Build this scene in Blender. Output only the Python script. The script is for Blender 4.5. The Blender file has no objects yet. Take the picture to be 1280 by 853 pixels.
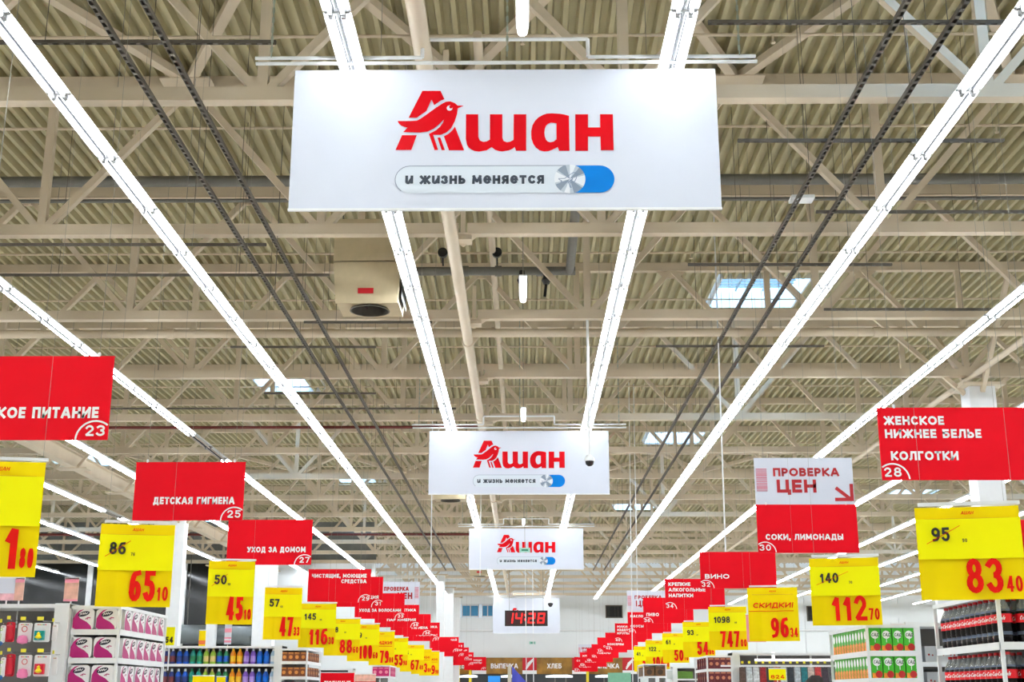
import bpy, math, random
from mathutils import Vector, Matrix
from mathutils.geometry import tessellate_polygon
random.seed(7)
sc = bpy.context.scene
COL = sc.collection

# ---------------------------------------------------------------- camera, sky, exposure
EYE = 1.65
F = 1600.0; CX, CY = 640.0, 426.5
PITCH = math.radians(15.5); YAW = math.radians(0.52)
cam_d = bpy.data.cameras.new('camera'); cam = bpy.data.objects.new('camera', cam_d); COL.objects.link(cam)
cam_d.sensor_width = 36; cam_d.lens = 36 * F / 1280.0; cam_d.clip_end = 400
cam.location = (0, 0, EYE); cam.rotation_euler = (math.pi / 2 + PITCH, 0, YAW)
sc.camera = cam
sc.view_settings.view_transform = 'Standard'; sc.view_settings.look = 'None'
sc.view_settings.gamma = 1; sc.view_settings.exposure = 0.0
sc.view_settings.use_curve_mapping = False
sc.cycles.max_bounces = 6; sc.cycles.diffuse_bounces = 4; sc.cycles.caustics_reflective = False; sc.cycles.caustics_refractive = False

W = bpy.data.worlds.new('sky'); sc.world = W; W.use_nodes = True
nt = W.node_tree; nt.nodes.clear()
bg = nt.nodes.new('ShaderNodeBackground'); wo = nt.nodes.new('ShaderNodeOutputWorld')
tc = nt.nodes.new('ShaderNodeTexCoord'); nz = nt.nodes.new('ShaderNodeTexNoise'); nz.inputs['Scale'].default_value = 3
rp = nt.nodes.new('ShaderNodeValToRGB'); rp.color_ramp.elements[0].position = .35; rp.color_ramp.elements[1].position = .7
rp.color_ramp.elements[0].color = (.36, .62, .95, 1); rp.color_ramp.elements[1].color = (.85, .93, 1, 1)
nt.links.new(tc.outputs['Generated'], nz.inputs['Vector']); nt.links.new(nz.outputs['Fac'], rp.inputs['Fac'])
nt.links.new(rp.outputs['Color'], bg.inputs['Color']); nt.links.new(bg.outputs[0], wo.inputs[0])
bg.inputs['Strength'].default_value = 1.25
TUBE = 36.0          # strength of the fluorescent tubes
SKYLIGHT_W = 190.0    # daylight entering at each roof light

def lin(c):
    return tuple((v / 255 / 12.92) if v / 255 <= .04045 else ((v / 255 + .055) / 1.055) ** 2.4 for v in c)
_M = {}
def mat(name, rgb, rough=.55, metal=0, vary=.06, scale=6, emit=0, bump=0, spec=.5):
    if name in _M: return _M[name]
    m = bpy.data.materials.new(name); m.use_nodes = True
    t = m.node_tree; b = t.nodes['Principled BSDF']; c = lin(rgb)
    b.inputs['Specular IOR Level'].default_value = spec; b.inputs['Roughness'].default_value = rough; b.inputs['Metallic'].default_value = metal
    if vary:
        tx = t.nodes.new('ShaderNodeTexCoord'); n = t.nodes.new('ShaderNodeTexNoise'); n.inputs['Scale'].default_value = scale
        n.inputs['Detail'].default_value = 4
        r = t.nodes.new('ShaderNodeValToRGB')
        r.color_ramp.elements[0].color = tuple(x * (1 - vary) for x in c) + (1,); r.color_ramp.elements[0].position = .3
        r.color_ramp.elements[1].color = tuple(min(1, x * (1 + vary)) for x in c) + (1,); r.color_ramp.elements[1].position = .7
        t.links.new(tx.outputs['Object'], n.inputs['Vector']); t.links.new(n.outputs['Fac'], r.inputs['Fac'])
        t.links.new(r.outputs['Color'], b.inputs['Base Color'])
        if bump:
            bp = t.nodes.new('ShaderNodeBump'); bp.inputs['Strength'].default_value = bump
            t.links.new(n.outputs['Fac'], bp.inputs['Height']); t.links.new(bp.outputs[0], b.inputs['Normal'])
    else:
        b.inputs['Base Color'].default_value = c + (1,)
    if emit:
        b.inputs['Emission Color'].default_value = c + (1,); b.inputs['Emission Strength'].default_value = emit
    _M[name] = m; return m

# ---------------------------------------------------------------- measuring: a pixel at a distance becomes a point
R_CAM = cam.rotation_euler.to_matrix()
def at(px, py, Y):
    d = R_CAM @ Vector(((px - CX) / F, (CY - py) / F, -1))
    k = Y / d.y
    return Vector((d.x * k, Y, EYE + d.z * k))

# ---------------------------------------------------------------- mesh helpers
class MB:
    def __init__(s): s.v = []; s.f = []; s.m = []
    def add(s, vs, fs, m=0):
        b = len(s.v); s.v += [tuple(v) for v in vs]; s.f += [tuple(i + b for i in f) for f in fs]; s.m += [m] * len(fs); return s
    def box(s, x0, x1, y0, y1, z0, z1, m=0):
        return s.add([(x0,y0,z0),(x1,y0,z0),(x1,y1,z0),(x0,y1,z0),(x0,y0,z1),(x1,y0,z1),(x1,y1,z1),(x0,y1,z1)],
                     [(0,3,2,1),(4,5,6,7),(0,1,5,4),(1,2,6,5),(2,3,7,6),(3,0,4,7)], m)
    def bar(s, a, b, w, h=None, m=0, up=(0,0,1)):
        a = Vector(a); b = Vector(b); h = h or w; d = (b - a).normalized(); u = Vector(up)
        if abs(d.dot(u)) > .98: u = Vector((0, 1, 0))
        r = d.cross(u).normalized(); u = r.cross(d)
        vs = [p + r * sx * w / 2 + u * sz * h / 2 for p in (a, b) for sx, sz in ((-1,-1),(1,-1),(1,1),(-1,1))]
        return s.add(vs, [(0,1,2,3),(7,6,5,4),(0,4,5,1),(1,5,6,2),(2,6,7,3),(3,7,4,0)], m)
    def tube(s, a, b, r, n=10, m=0, r2=None):
        a = Vector(a); b = Vector(b); r2 = r if r2 is None else r2; d = (b - a).normalized()
        u = Vector((0,0,1)) if abs(d.z) < .9 else Vector((0,1,0))
        p = d.cross(u).normalized(); q = p.cross(d)
        vs = []
        for c, rr in ((a, r), (b, r2)):
            vs += [c + (p * math.cos(2*math.pi*i/n) + q * math.sin(2*math.pi*i/n)) * rr for i in range(n)]
        return s.add(vs, [(i, (i+1)%n, n+(i+1)%n, n+i) for i in range(n)] + [tuple(range(n-1,-1,-1)), tuple(range(n, 2*n))], m)
    def lathe(s, prof, n=14, c=(0,0,0), m=0, mats=None):
        b = len(prof); vs = []
        for i in range(n):
            a = 2*math.pi*i/n
            vs += [(c[0]+r*math.cos(a), c[1]+r*math.sin(a), c[2]+z) for r, z in prof]
        base = len(s.v); s.v += vs
        for i in range(n):
            j = (i+1) % n
            for k in range(b-1):
                s.f.append((base+i*b+k, base+j*b+k, base+j*b+k+1, base+i*b+k+1)); s.m.append(mats[k] if mats else m)
        return s
    def mesh(s, name, mats, smooth=False):
        me = bpy.data.meshes.new(name); me.from_pydata(s.v, [], s.f)
        for x in (mats if isinstance(mats, (list, tuple)) else [mats]): me.materials.append(x)
        me.polygons.foreach_set('material_index', s.m)
        if smooth:
            me.polygons.foreach_set('use_smooth', [True]*len(s.f))
            me.set_sharp_from_angle(angle=math.radians(40))
        me.update(); return me
    def obj(s, name, mats, parent=None, loc=None, smooth=False):
        return link(name, s.mesh(name, mats, smooth), parent, loc)
def link(name, me, parent=None, loc=None, rotz=0):
    o = bpy.data.objects.new(name, me); COL.objects.link(o)
    if parent is not None: o.parent = parent
    if loc is not None: o.location = loc
    if rotz: o.rotation_euler = (0, 0, rotz)
    return o
def thing(name, label, cat, loc=(0,0,0), rotz=0, group=None):
    o = link(name, None, None, loc, rotz); return tag(o, label, cat, group)
def tag(o, label, cat, group=None):
    o['label'] = label; o['category'] = cat
    if group: o['group'] = group
    return o
def struct(o): o['kind'] = 'structure'; return o
def stuff(o): o['kind'] = 'stuff'; return o
def copy_tree(o, parent=None):
    c = o.copy(); COL.objects.link(c)
    if parent is not None: c.parent = parent
    for ch in list(o.children): copy_tree(ch, c)
    return c
ORD = ['first','second','third','fourth','fifth','sixth','seventh','eighth','ninth','tenth','eleventh','twelfth','thirteenth','fourteenth','fifteenth','sixteenth','seventeenth','eighteenth','nineteenth','twentieth','twenty first','twenty second']

# ---------------------------------------------------------------- stroke lettering (glyph skeletons drawn as thick strokes)
def arc(cx, cy, rx, ry, a0, a1, n=9):
    return [(cx + rx*math.cos(math.radians(a0+(a1-a0)*i/n)), cy + ry*math.sin(math.radians(a0+(a1-a0)*i/n))) for i in range(n+1)]
RB = lambda y0, y1, xs, x1: [(xs, y1)] + arc(xs, (y0+y1)/2, x1-xs, (y1-y0)/2, 90, -90, 7)[1:-1] + [(xs, y0)]
O_ = arc(.5, .5, .5, .5, 0, 360, 18)
G = {
 'А': (.95, [[(0,0),(.42,1),(.58,1),(1,0)], [(.18,.28),(.82,.28)]]),
 'Б': (.78, [[(.9,1),(0,1),(0,0)]+RB(0,.58,.55,1)[::-1]+[(0,.58)]]),
 'В': (.78, [[(0,0),(0,1)]+RB(.53,1,.5,.92)+[(0,.53)], [(0,.53)]+RB(0,.53,.55,1)+[(0,0)]]),
 'Г': (.65, [[(1,1),(0,1),(0,0)]]),
 'Д': (.95, [[(0,-.18),(0,0),(1,0),(1,-.18)], [(.14,0),(.26,1),(.84,1),(.84,0)]]),
 'Е': (.66, [[(1,1),(0,1),(0,0),(1,0)], [(0,.5),(.9,.5)]]),
 'Ж': (1.15, [[(.5,0),(.5,1)], [(0,1),(.4,.5),(0,0)], [(1,1),(.6,.5),(1,0)]]),
 'З': (.72, [arc(.45,.76,.5,.24,150,-90,9)+arc(.45,.26,.55,.26,90,-155,9)]),
 'И': (.85, [[(0,1),(0,0)], [(0,.05),(1,.95)], [(1,1),(1,0)]]),
 'Й': (.85, [[(0,1),(0,0)], [(0,.05),(1,.95)], [(1,1),(1,0)], [(.3,1.3),(.5,1.2),(.7,1.3)]]),
 'К': (.82, [[(0,0),(0,1)], [(1,1),(.2,.5),(1,0)]]),
 'Л': (.85, [[(0,0),(.14,.08),(.26,1),(1,1),(1,0)]]),
 'М': (1.05, [[(0,0),(.06,1)], [(.06,1),(.5,.15),(.94,1)], [(.94,1),(1,0)]]),
 'Н': (.82, [[(0,0),(0,1)], [(1,0),(1,1)], [(0,.5),(1,.5)]]),
 'О': (1.0, [O_]),
 'П': (.82, [[(0,0),(0,1),(1,1),(1,0)]]),
 'Р': (.72, [[(0,0),(0,1)]+RB(.42,1,.5,1)+[(0,.42)]]),
 'С': (.82, [arc(.55,.5,.55,.5,52,308,14)]),
 'Т': (.75, [[(0,1),(1,1)], [(.5,1),(.5,0)]]),
 'У': (.82, [[(0,1),(.5,.4)], [(1,1),(.45,0),(.15,0)]]),
 'Х': (.85, [[(0,0),(1,1)], [(0,1),(1,0)]]),
 'Ц': (.88, [[(0,1),(0,0),(.9,0),(.9,1)], [(.9,0),(1.08,0),(1.08,-.22)]]),
 'Ч': (.75, [[(0,1),(0,.45),(1,.45)], [(1,1),(1,0)]]),
 'Ш': (1.1, [[(0,1),(0,0),(1,0),(1,1)], [(.5,0),(.5,1)]]),
 'Щ': (1.15, [[(0,1),(0,0),(.95,0),(.95,1)], [(.48,0),(.48,1)], [(.95,0),(1.06,0),(1.06,-.22)]]),
 'Ы': (1.0, [[(0,1),(0,0)]+RB(0,.58,.4,.68)[::-1]+[(0,.58)], [(1,0),(1,1)]]),
 'Ь': (.75, [[(0,1),(0,0)]+RB(0,.58,.5,1)[::-1]+[(0,.58)]]),
 'Ю': (1.2, [[(0,0),(0,1)], [(0,.5),(.35,.5)], arc(.68,.5,.32,.5,0,360,16)]),
 'Я': (.75, [[(1,0),(1,1)]+[(1-x,y) for x,y in RB(.42,1,.5,1)]+[(1,.42)], [(.45,.42),(0,0)]]),
 'е': (.85, [[(0.02,.52),(1,.52)]+arc(.5,.5,.5,.5,5,310,14)[1:]]),
 'и': (.85, [[(0,1),(0,.25)]+arc(.3,.25,.3,.25,180,300,5)+[(.95,.75)], [(1,1),(1,.1)]]),
 '0': (.62, [O_]),
 '1': (.42, [[(.1,.72),(.75,1),(.75,0)]]),
 '2': (.6, [arc(.48,.7,.48,.3,160,-20,8)+[(0,0),(1,0)]]),
 '3': (.6, [arc(.45,.76,.5,.24,150,-90,9)+arc(.45,.26,.52,.26,90,-155,9)]),
 '4': (.64, [[(1,.25),(0,.25),(.65,1)], [(.74,1),(.74,0)]]),
 '5': (.6, [[(.92,1),(.12,1),(.08,.52)]+arc(.45,.32,.52,.32,120,-150,10)]),
 '6': (.62, [[(.85,1)]+arc(.55,.4,.55,.6,110,180,6)+arc(.5,.3,.5,.3,180,540,14)]),
 '7': (.6, [[(0,1),(1,1),(.35,0)]]),
 '8': (.62, [arc(.5,.76,.42,.24,-90,270,14), arc(.5,.26,.5,.26,90,450,14)]),
 '9': (.62, [[(.15,0)]+arc(.45,.6,.55,.6,-70,0,6)+arc(.5,.7,.5,.3,0,360,14)]),
 ',': (.25, [[(.5,.05),(.2,-.2)]]), '.': (.25, [[(.3,0),(.5,0)]]), '!': (.25, [[(.5,1),(.5,.32)], [(.5,0),(.5,.04)]]),
 ':': (.3, [[(.5,.72),(.5,.78)], [(.5,.22),(.5,.28)]]), '-': (.4, [[(0,.4),(1,.4)]]), ' ': (.4, []),
 'C': (.82, [arc(.55,.5,.55,.5,52,308,14)]), 'o': (.5, [arc(.5,.3,.5,.3,0,360,12)]), 'c': (.45, [arc(.55,.3,.5,.3,45,315,10)]),
 'a': (.5, [arc(.5,.3,.5,.3,0,360,12), [(1,.6),(1,0)]]), 'l': (.3, [[(.3,0),(.7,1)]]),
}
def stroke(mb, pts, w, z=0, m=0, caps=True):
    h = w / 2; P = [Vector((p[0], p[1])) for p in pts]
    P = [p for i, p in enumerate(P) if i == 0 or (p - P[i-1]).length > 1e-5]
    closed = (P[0] - P[-1]).length < 1e-4
    for i in range(len(P) - 1):
        a, b = P[i], P[i+1]; d = (b - a).normalized(); n = Vector((-d.y, d.x))
        a2 = a - d*h if (i == 0 and caps and not closed) else a
        b2 = b + d*h if (i == len(P)-2 and caps and not closed) else b
        yo = -.0004*(len(mb.f) % 6)
        mb.add([(q.x, yo, q.y) for q in (a2 - n*h, b2 - n*h, b2 + n*h, a2 + n*h)], [(0,1,2,3)], m)
        nxt = P[i+2] if i + 2 < len(P) else (P[1] if closed else None)
        if nxt is not None:
            d2 = (nxt - b).normalized(); cr = d.x*d2.y - d.y*d2.x; dt = d.dot(d2)
            s = -1 if cr > 0 else 1
            n1 = n*h*s; n2 = Vector((-d2.y, d2.x))*h*s
            if abs(cr) < 1e-4: continue
            q = [b, b+n1]
            if dt > -.35:
                mm = (n1+n2); mm = mm * (h*h*2 / mm.length_squared) * 1.0
                q.append(b + mm)
            q.append(b+n2)
            if s > 0: q = q[::-1]
            yo = -.0004*(len(mb.f) % 6)
            mb.add([(t.x, yo, t.y) for t in q], [tuple(range(len(q)))], m)
def text(mb, s, x, z, h, wt=.2, cond=1.0, sp=.16, align='l', shear=0, m=0, fit=None):
    """lettering in the xz plane facing -y; h = cap height, wt = stroke/cap height"""
    def run(cond):
        cur = 0; out = []
        for ch in s:
            w, st = G.get(ch, G[' '])
            W_ = w * cond
            for p in st:
                out.append([(cur + wt/2 + q[0]*(W_-wt) if W_ > wt else cur + W_/2, wt/2 + q[1]*(1-wt)) for q in p])
            cur += W_ + sp * max(cond, .6)
        return out, cur - sp * max(cond, .6)
    out, L = run(cond)
    if fit:
        cond *= max(.3, min(3, fit / (L*h))); out, L = run(cond)
    x0 = {'l': 0, 'c': -L/2, 'r': -L}[align]
    for p in out:
        tmp = MB(); stroke(tmp, p, wt)
        b = len(mb.v)
        mb.v += [(x + (x0 + v[0] + v[2]*shear)*h, v[1] - .0001*((b // 8) % 7), z + v[2]*h) for v in tmp.v]
        mb.f += [tuple(i+b for i in f) for f in tmp.f]; mb.m += [m]*len(tmp.f)
    return mb
def poly(mb, loops, m=0):
    L = [[Vector((p[0], p[1], 0)) for p in lp] for lp in loops]
    flat = [p for lp in L for p in lp]
    tr = tessellate_polygon(L)
    fs = []
    for t in tr:
        a, b, c = (flat[i] for i in t)
        cr = (b-a).cross(c-a).z
        fs.append(tuple(t) if cr > 0 else tuple(t[::-1]))
    mb.add([(p.x, 0, p.y) for p in flat], fs, m); return mb
def shift(mb, y):
    mb.v = [(v[0], v[1]+y, v[2]) for v in mb.v]; return mb

# ---------------------------------------------------------------- materials
M_STEEL = mat('cream painted steel', (214, 198, 174), .5, vary=.05, scale=1.5)
M_DECK = mat('beige corrugated sheet', (188, 178, 140), .55, vary=.12, scale=.9)
M_WHITE = mat('white paint', (238, 240, 242), .45, vary=.02)
M_WALL = mat('white wall panel', (238, 243, 246), .6, vary=.03, scale=.4)
M_BANNER = mat('white banner print', (218, 223, 236), .5, spec=.12, vary=.015, scale=2)
M_RED = mat('red print', (226, 6, 28), .45, spec=.12, vary=.05, scale=1.5)
M_LOGO = mat('logo red', (210, 2, 20), .45, spec=.12, vary=.05, scale=2)
M_TXTW = mat('white lettering', (248, 248, 248), .5, vary=0)
M_CARD = mat('bright yellow card', (255, 246, 8), .35, spec=.12, vary=.03, scale=3)
M_AMBER = mat('amber yellow board', (255, 224, 0), .4, spec=.12, vary=.04, scale=3)
M_PRICE = mat('price red', (228, 22, 14), .4, spec=.12, vary=0)
M_INK = mat('black ink', (30, 30, 28), .5, vary=0)
M_GREY = mat('grey steel pipe', (120, 118, 112), .45, metal=.2)
M_DARK = mat('dark galvanised strut', (104, 98, 90), .5, metal=.3)
M_BLACK = mat('black plastic', (24, 24, 26), .4, vary=0)
M_WIRE = mat('steel wire', (150, 148, 140), .4, metal=.4, vary=0)
M_RUST = mat('dark red pipe', (104, 34, 28), .5)
M_RED2 = mat('deep red print', (196, 14, 30), .45)
M_CONC = mat('polished floor', (226, 222, 214), .25, vary=.05, scale=.7)
M_CHROME = mat('chrome', (200, 200, 205), .2, metal=.9, vary=0)
tube_m = mat('lit fluorescent tube', (244, 250, 255), .4, vary=0, emit=TUBE)
M_TUBEOFF = mat('unlit tube glass', (190, 176, 158), .3, vary=0)
M_REFL = mat('white luminaire reflector', (246, 248, 250), .35, vary=0)

def glass(name, rgb, mixf):
    m = bpy.data.materials.new(name); m.use_nodes = True; t = m.node_tree; t.nodes.clear()
    o = t.nodes.new('ShaderNodeOutputMaterial'); a = t.nodes.new('ShaderNodeBsdfTransparent'); b = t.nodes.new('ShaderNodeBsdfGlossy'); x = t.nodes.new('ShaderNodeMixShader')
    a.inputs[0].default_value = lin(rgb) + (1,); b.inputs['Roughness'].default_value = .05; x.inputs[0].default_value = mixf
    t.links.new(a.outputs[0], x.inputs[1]); t.links.new(b.outputs[0], x.inputs[2]); t.links.new(x.outputs[0], o.inputs[0]); return m
M_GLASS = glass('clear roof glazing', (236, 246, 252), .06)

# ---------------------------------------------------------------- shell
X0, X1, YB, YF = -42.0, 42.0, -16.0, 84.0
ZC = EYE + 8.25            # underside of the roof deck
struct(MB().box(X0, X1, YB, YF, -.1, 0).obj('floor', M_CONC))
struct(MB().box(X0-.3, X0, YB, YF, 0, ZC+.2).obj('wall_left', M_WALL))
struct(MB().box(X1, X1+.3, YB, YF, 0, ZC+.2).obj('wall_right', M_WALL))
struct(MB().box(X0, X1, YB-.3, YB, 0, ZC+.2).obj('wall_back', M_WALL))
TY = [12.1 + 3.98*k for k in range(18)]     # truss lines
# far wall with two blue windows left of the clock
wy = YF
wa = at(577, 756, wy); wb = at(599, 772, wy); wc = at(602, 756, wy); wd = at(617, 772, wy)
fw = link('wall_front', None); struct(fw)
nseg = 14
segs = []
xs = [X0 + (X1-X0)*i/nseg for i in range(nseg+1)]
zl, zh = wb.z, wa.z
def wallpart(x0, x1, z0, z1): MB().box(x0, x1, wy, wy+.25, z0, z1).obj('panel', M_WALL, fw)
for i in range(nseg):                        # wall panels with small joints
    a, b = xs[i]+.01, xs[i+1]-.01
    wallpart(a, b, 0, zl-.02); wallpart(a, b, zh+.02, ZC+.2)
for a, b in ((X0, wa.x-.05), (wb.x+.05, wc.x-.05), (wd.x+.05, X1)): wallpart(a, b, zl-.02, zh+.02)
MB().box(X0, X1, wy+.1, wy+.3, 0, zl-.02).obj('backing', M_WALL, fw); MB().box(X0, X1, wy+.1, wy+.3, zh+.02, ZC+.2).obj('backing', M_WALL, fw)
for n, (p, q) in enumerate(((wa, wb), (wc, wd)), 1):
    w = struct(link('window_%d' % n, None, None, (p.x, wy, q.z)))
    ww, hh = q.x-p.x, p.z-q.z
    f = MB(); f.box(0, ww, 0, .1, 0, .08); f.box(0, ww, 0, .1, hh-.08, hh); f.box(0, .07, 0, .1, 0, hh); f.box(ww-.07, ww, 0, .1, 0, hh); f.box(ww/2-.03, ww/2+.03, 0, .1, 0, hh)
    f.obj('window_frame', M_WHITE, w)
    MB().box(.05, ww-.05, .05, .06, .05, hh-.05).obj('pane', mat('blue tinted glass', (70, 150, 200), .2, vary=.1, scale=1), w)
# conduit on the far wall
zc = at(640, 789, wy).z
c = MB().tube((X0+1, wy-.12, zc), (X1-1, wy-.12, zc), .06, 8)
for i in range(16): x = X0+4+i*5; c.box(x-.05, x+.05, wy-.12, wy-.03, zc-.14, zc+.14)
tag(c.obj('conduit', M_WHITE), 'thin horizontal white pipe clipped along the far white wall', 'pipe')
# invented fill lights, hung from the last trusses to brighten the far wall
for i in range(7):
    x = -27 + 9*i
    fl_ = thing('added_wall_light', 'small white floodlight added to brighten the far wall, %s from the left' % ORD[i], 'lamp', (x, 77.5, EYE+6.3), 0, 'added far wall fill lights')
    MB().box(-.3, .3, -.1, 0, -.12, .12).obj('housing', M_WHITE, fl_); MB().bar((0, -.05, .12), (0, -.05, 1.95), .03).obj('bracket', M_WHITE, fl_)
    L = bpy.data.lights.new('fill', 'AREA'); L.shape = 'RECTANGLE'; L.size = .55; L.size_y = .2; L.energy = 75
    lo = bpy.data.objects.new('added_fill_lamp', L); COL.objects.link(lo); lo.parent = fl_; lo.location = (0, .02, 0); lo.rotation_euler = (math.radians(62), 0, 0)
# dark louvres on the far wall
for px0, py0, px1, py1, lb in ((757, 757, 778, 773, 'black louvred vent high on the far wall, right of the clock'), (1009, 758, 1021, 777, 'black louvred vent on far wall above the discount tag, right side')):
    a = at(px0, py1, wy); b = at(px1, py0, wy)
    v = thing('wall_vent', lb, 'vent', (a.x, wy-.1, a.z))
    w_, h_ = b.x-a.x, b.z-a.z
    MB().box(0, w_, .04, .1, 0, h_).obj('backing', M_BLACK, v)
    fr = MB(); fr.box(0, w_, 0, .1, 0, .06); fr.box(0, w_, 0, .1, h_-.06, h_); fr.box(0, .06, 0, .1, 0, h_); fr.box(w_-.06, w_, 0, .1, 0, h_); fr.obj('frame', M_DARK, v)
    for i in range(6):
        z = .1 + (h_-.2)*i/6; MB().add([(.06, 0, z), (w_-.06, 0, z), (w_-.06, .05, z+.09), (.06, .05, z+.09)], [(0,1,2,3)]).obj('slat', M_BLACK, v)

# ---------------------------------------------------------------- roof deck of corrugated panels
PITCH_R = .2; RD = .11
def deck_bm(w, l, mb=None, x=0, y=0):
    mb = mb or MB(); n = round(w / PITCH_R)
    prof = []
    for i in range(n):
        p = i*PITCH_R
        prof += [(p, RD), (p+.085, RD), (p+.112, 0), (p+.172, 0)]
    prof.append((n*PITCH_R, RD))
    vs = [(x+a, y+yy, z) for a, z in prof for yy in (0, l)]
    mb.add(vs, [(2*i, 2*i+1, 2*i+3, 2*i+2) for i in range(len(prof)-1)])
    return mb
ceil = struct(link('ceiling', None, None, (0, 0, ZC)))
CW, CL = 6.0, 3.98
SKY = [(5.0, -1), (5.0, 3), (5.0, 7), (5.0, 11), (-6.4, 5), (-6.4, 13), (-6.4, 9), (-16.2, 8), (16.4, 2), (16.4, 6), (16.4, 10), (-16.2, 4), (-26, 7), (26, 8), (-26, 11), (-16.2, 12), (26, 4)]
SW, SL = 1.8, 2.0
full = deck_bm(CW, CL).mesh('panel', M_DECK)
def roof_cell(cx, j):
    x0 = cx*CW; y0 = 12.1 + j*CL
    hs = [(x, y0 + CL/2) for x, jj in SKY if jj == j and x0 <= x < x0+CW]
    if not hs: return link('panel', full, ceil, (x0, y0, 0))
    h = hs[0]; mb = MB()
    a = round((h[0]-SW/2-x0)/PITCH_R)*PITCH_R; b = round((h[0]+SW/2-x0)/PITCH_R)*PITCH_R
    if a > 0: deck_bm(a, CL, mb)
    if b < CW: deck_bm(CW-b, CL, mb, b)
    l = (CL-SL)/2
    deck_bm(b-a, l, mb, a); deck_bm(b-a, l, mb, a, CL-l)
    mb.obj('panel', M_DECK, ceil, (x0, y0, 0))
for j in range(-1, 18):
    for cx in range(-7, 7): roof_cell(cx, j)
# roof over the part behind the viewer: one plain sheet
MB().box(X0, X1, YB, 12.1-CL, RD, RD+.05).obj('roof_sheet', M_DECK, ceil)
# skylights
sk_src = None
for i, (x, j) in enumerate(SKY):
    yc = 12.1 + (j+.5)*CL
    nm = 'right' if x > 0 else 'left'
    s = thing('skylight', 'glazed skylight box %s of the banners, in the %s roof bay%s' % (nm, ORD[j+1] if j >= 0 else 'nearest', '' if abs(x) < 10 else ' far out'), 'skylight', (x, yc, ZC), 0, 'roof skylights')
    m = MB(); t = .04
    for a in ((-SW/2-t, -SW/2, -SL/2, SL/2), (SW/2, SW/2+t, -SL/2, SL/2), (-SW/2-t, SW/2+t, -SL/2-t, -SL/2), (-SW/2-t, SW/2+t, SL/2, SL/2+t)): m.box(*a, 0, .45)
    m.obj('curb', M_WHITE, s)
    MB().box(-SW/2, SW/2, -SL/2, SL/2, .43, .435).obj('pane', M_GLASS, s)
    for k in range(1, 9): MB().box(-SW/2, SW/2, -SL/2+k*SL/9-.009, -SL/2+k*SL/9+.009, .4, .425).obj('glazing_bar', M_GREY, s)
    for k in (1, 2): MB().box(-SW/2+k*SW/3-.015, -SW/2+k*SW/3+.015, -SL/2, SL/2, .38, .425).obj('glazing_bar', M_GREY, s)
    L = bpy.data.lights.new('daylight', 'AREA'); L.shape = 'RECTANGLE'; L.size = SW; L.size_y = SL; L.energy = SKYLIGHT_W; L.color = (.38, .66, 1)
    lo = bpy.data.objects.new('daylight', L); COL.objects.link(lo); lo.location = (x, yc, ZC+.75)

# ---------------------------------------------------------------- roof trusses
ZB = EYE + 6.0; ZT = ZC - .09; PN = 3.75; XN = 1.05
h_ = ZT - ZB
vert_me = MB().box(-.055, .055, -.05, .05, .05, h_-.06).mesh('vertical', M_STEEL)
dR = MB().bar((.06, 0, .05), (PN/2, 0, h_-.05), .09, .1, up=(0,1,0)).mesh('diagonal', M_STEEL)
dL = MB().bar((-.06, 0, .05), (-PN/2, 0, h_-.05), .09, .1, up=(0,1,0)).mesh('diagonal', M_STEEL)
gus = MB().add([(-.3,-.01,.0),(.3,-.01,.0),(.12,-.01,-.14),(-.12,-.01,-.14),(-.3,.01,0),(.3,.01,0),(.12,.01,-.14),(-.12,.01,-.14)],
     [(0,3,2,1),(4,5,6,7),(0,1,5,4),(1,2,6,5),(2,3,7,6),(3,0,4,7)]).mesh('gusset_plate', M_STEEL)
splice = MB().box(-.12,.12,-.12,.12,-.17,-.12).box(-.03,.03,-.05,.05,-.12,.5).add([(-.25,-.1,-.09),(.25,-.1,-.09),(0,.12,-.2),(-.25,-.1,-.07),(.25,-.1,-.07),(0,.12,-.18)],[(0,2,1),(3,4,5),(0,1,4,3),(1,2,5,4),(2,0,3,5)]).mesh('splice_bracket', M_STEEL)
for i, ty in enumerate(TY):
    lb = 'cream steel roof truss with zigzag webs, %s from the camera' % ORD[i]
    t = thing('roof_truss', lb, 'roof truss', (0, ty, ZB), 0, 'roof trusses')
    MB().box(X0+.2, -.86, -.075, .075, -.075, .075).obj('bottom_chord', M_STEEL, t)
    MB().box(-.74, X1-.2, -.075, .075, -.075, .075).obj('bottom_chord', M_STEEL, t)
    MB().box(X0+.2, X1-.2, -.07, .07, h_-.08, h_+.088).obj('top_chord', M_STEEL, t)
    link('splice_bracket', splice, t, (-.8, 0, 0))
    half = .43*ty + 4
    far = MB()
    for k in range(-11, 11):
        x = XN + PN*k
        if x < X0+2 or x > X1-2: continue
        if abs(x) < half and ty < 46:
            link('vertical', vert_me, t, (x, 0, 0)); link('diagonal', dR, t, (x, .004, 0)); link('diagonal', dL, t, (x, -.004, 0))
            if ty < 30: link('gusset_plate', gus, t, (x+PN/2, 0, h_-.08))
        else:
            far.bar((x, 0, .05), (x, 0, h_-.05), .1, .1, up=(0,1,0)); far.bar((x+.06, 0, .05), (x+PN/2, 0, h_-.05), .09, .1, up=(0,1,0)); far.bar((x-.06, 0, .05), (x-PN/2, 0, h_-.05), .09, .1, up=(0,1,0))
    if far.v: stuff(far.obj('web_lattice', M_STEEL, t))
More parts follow.
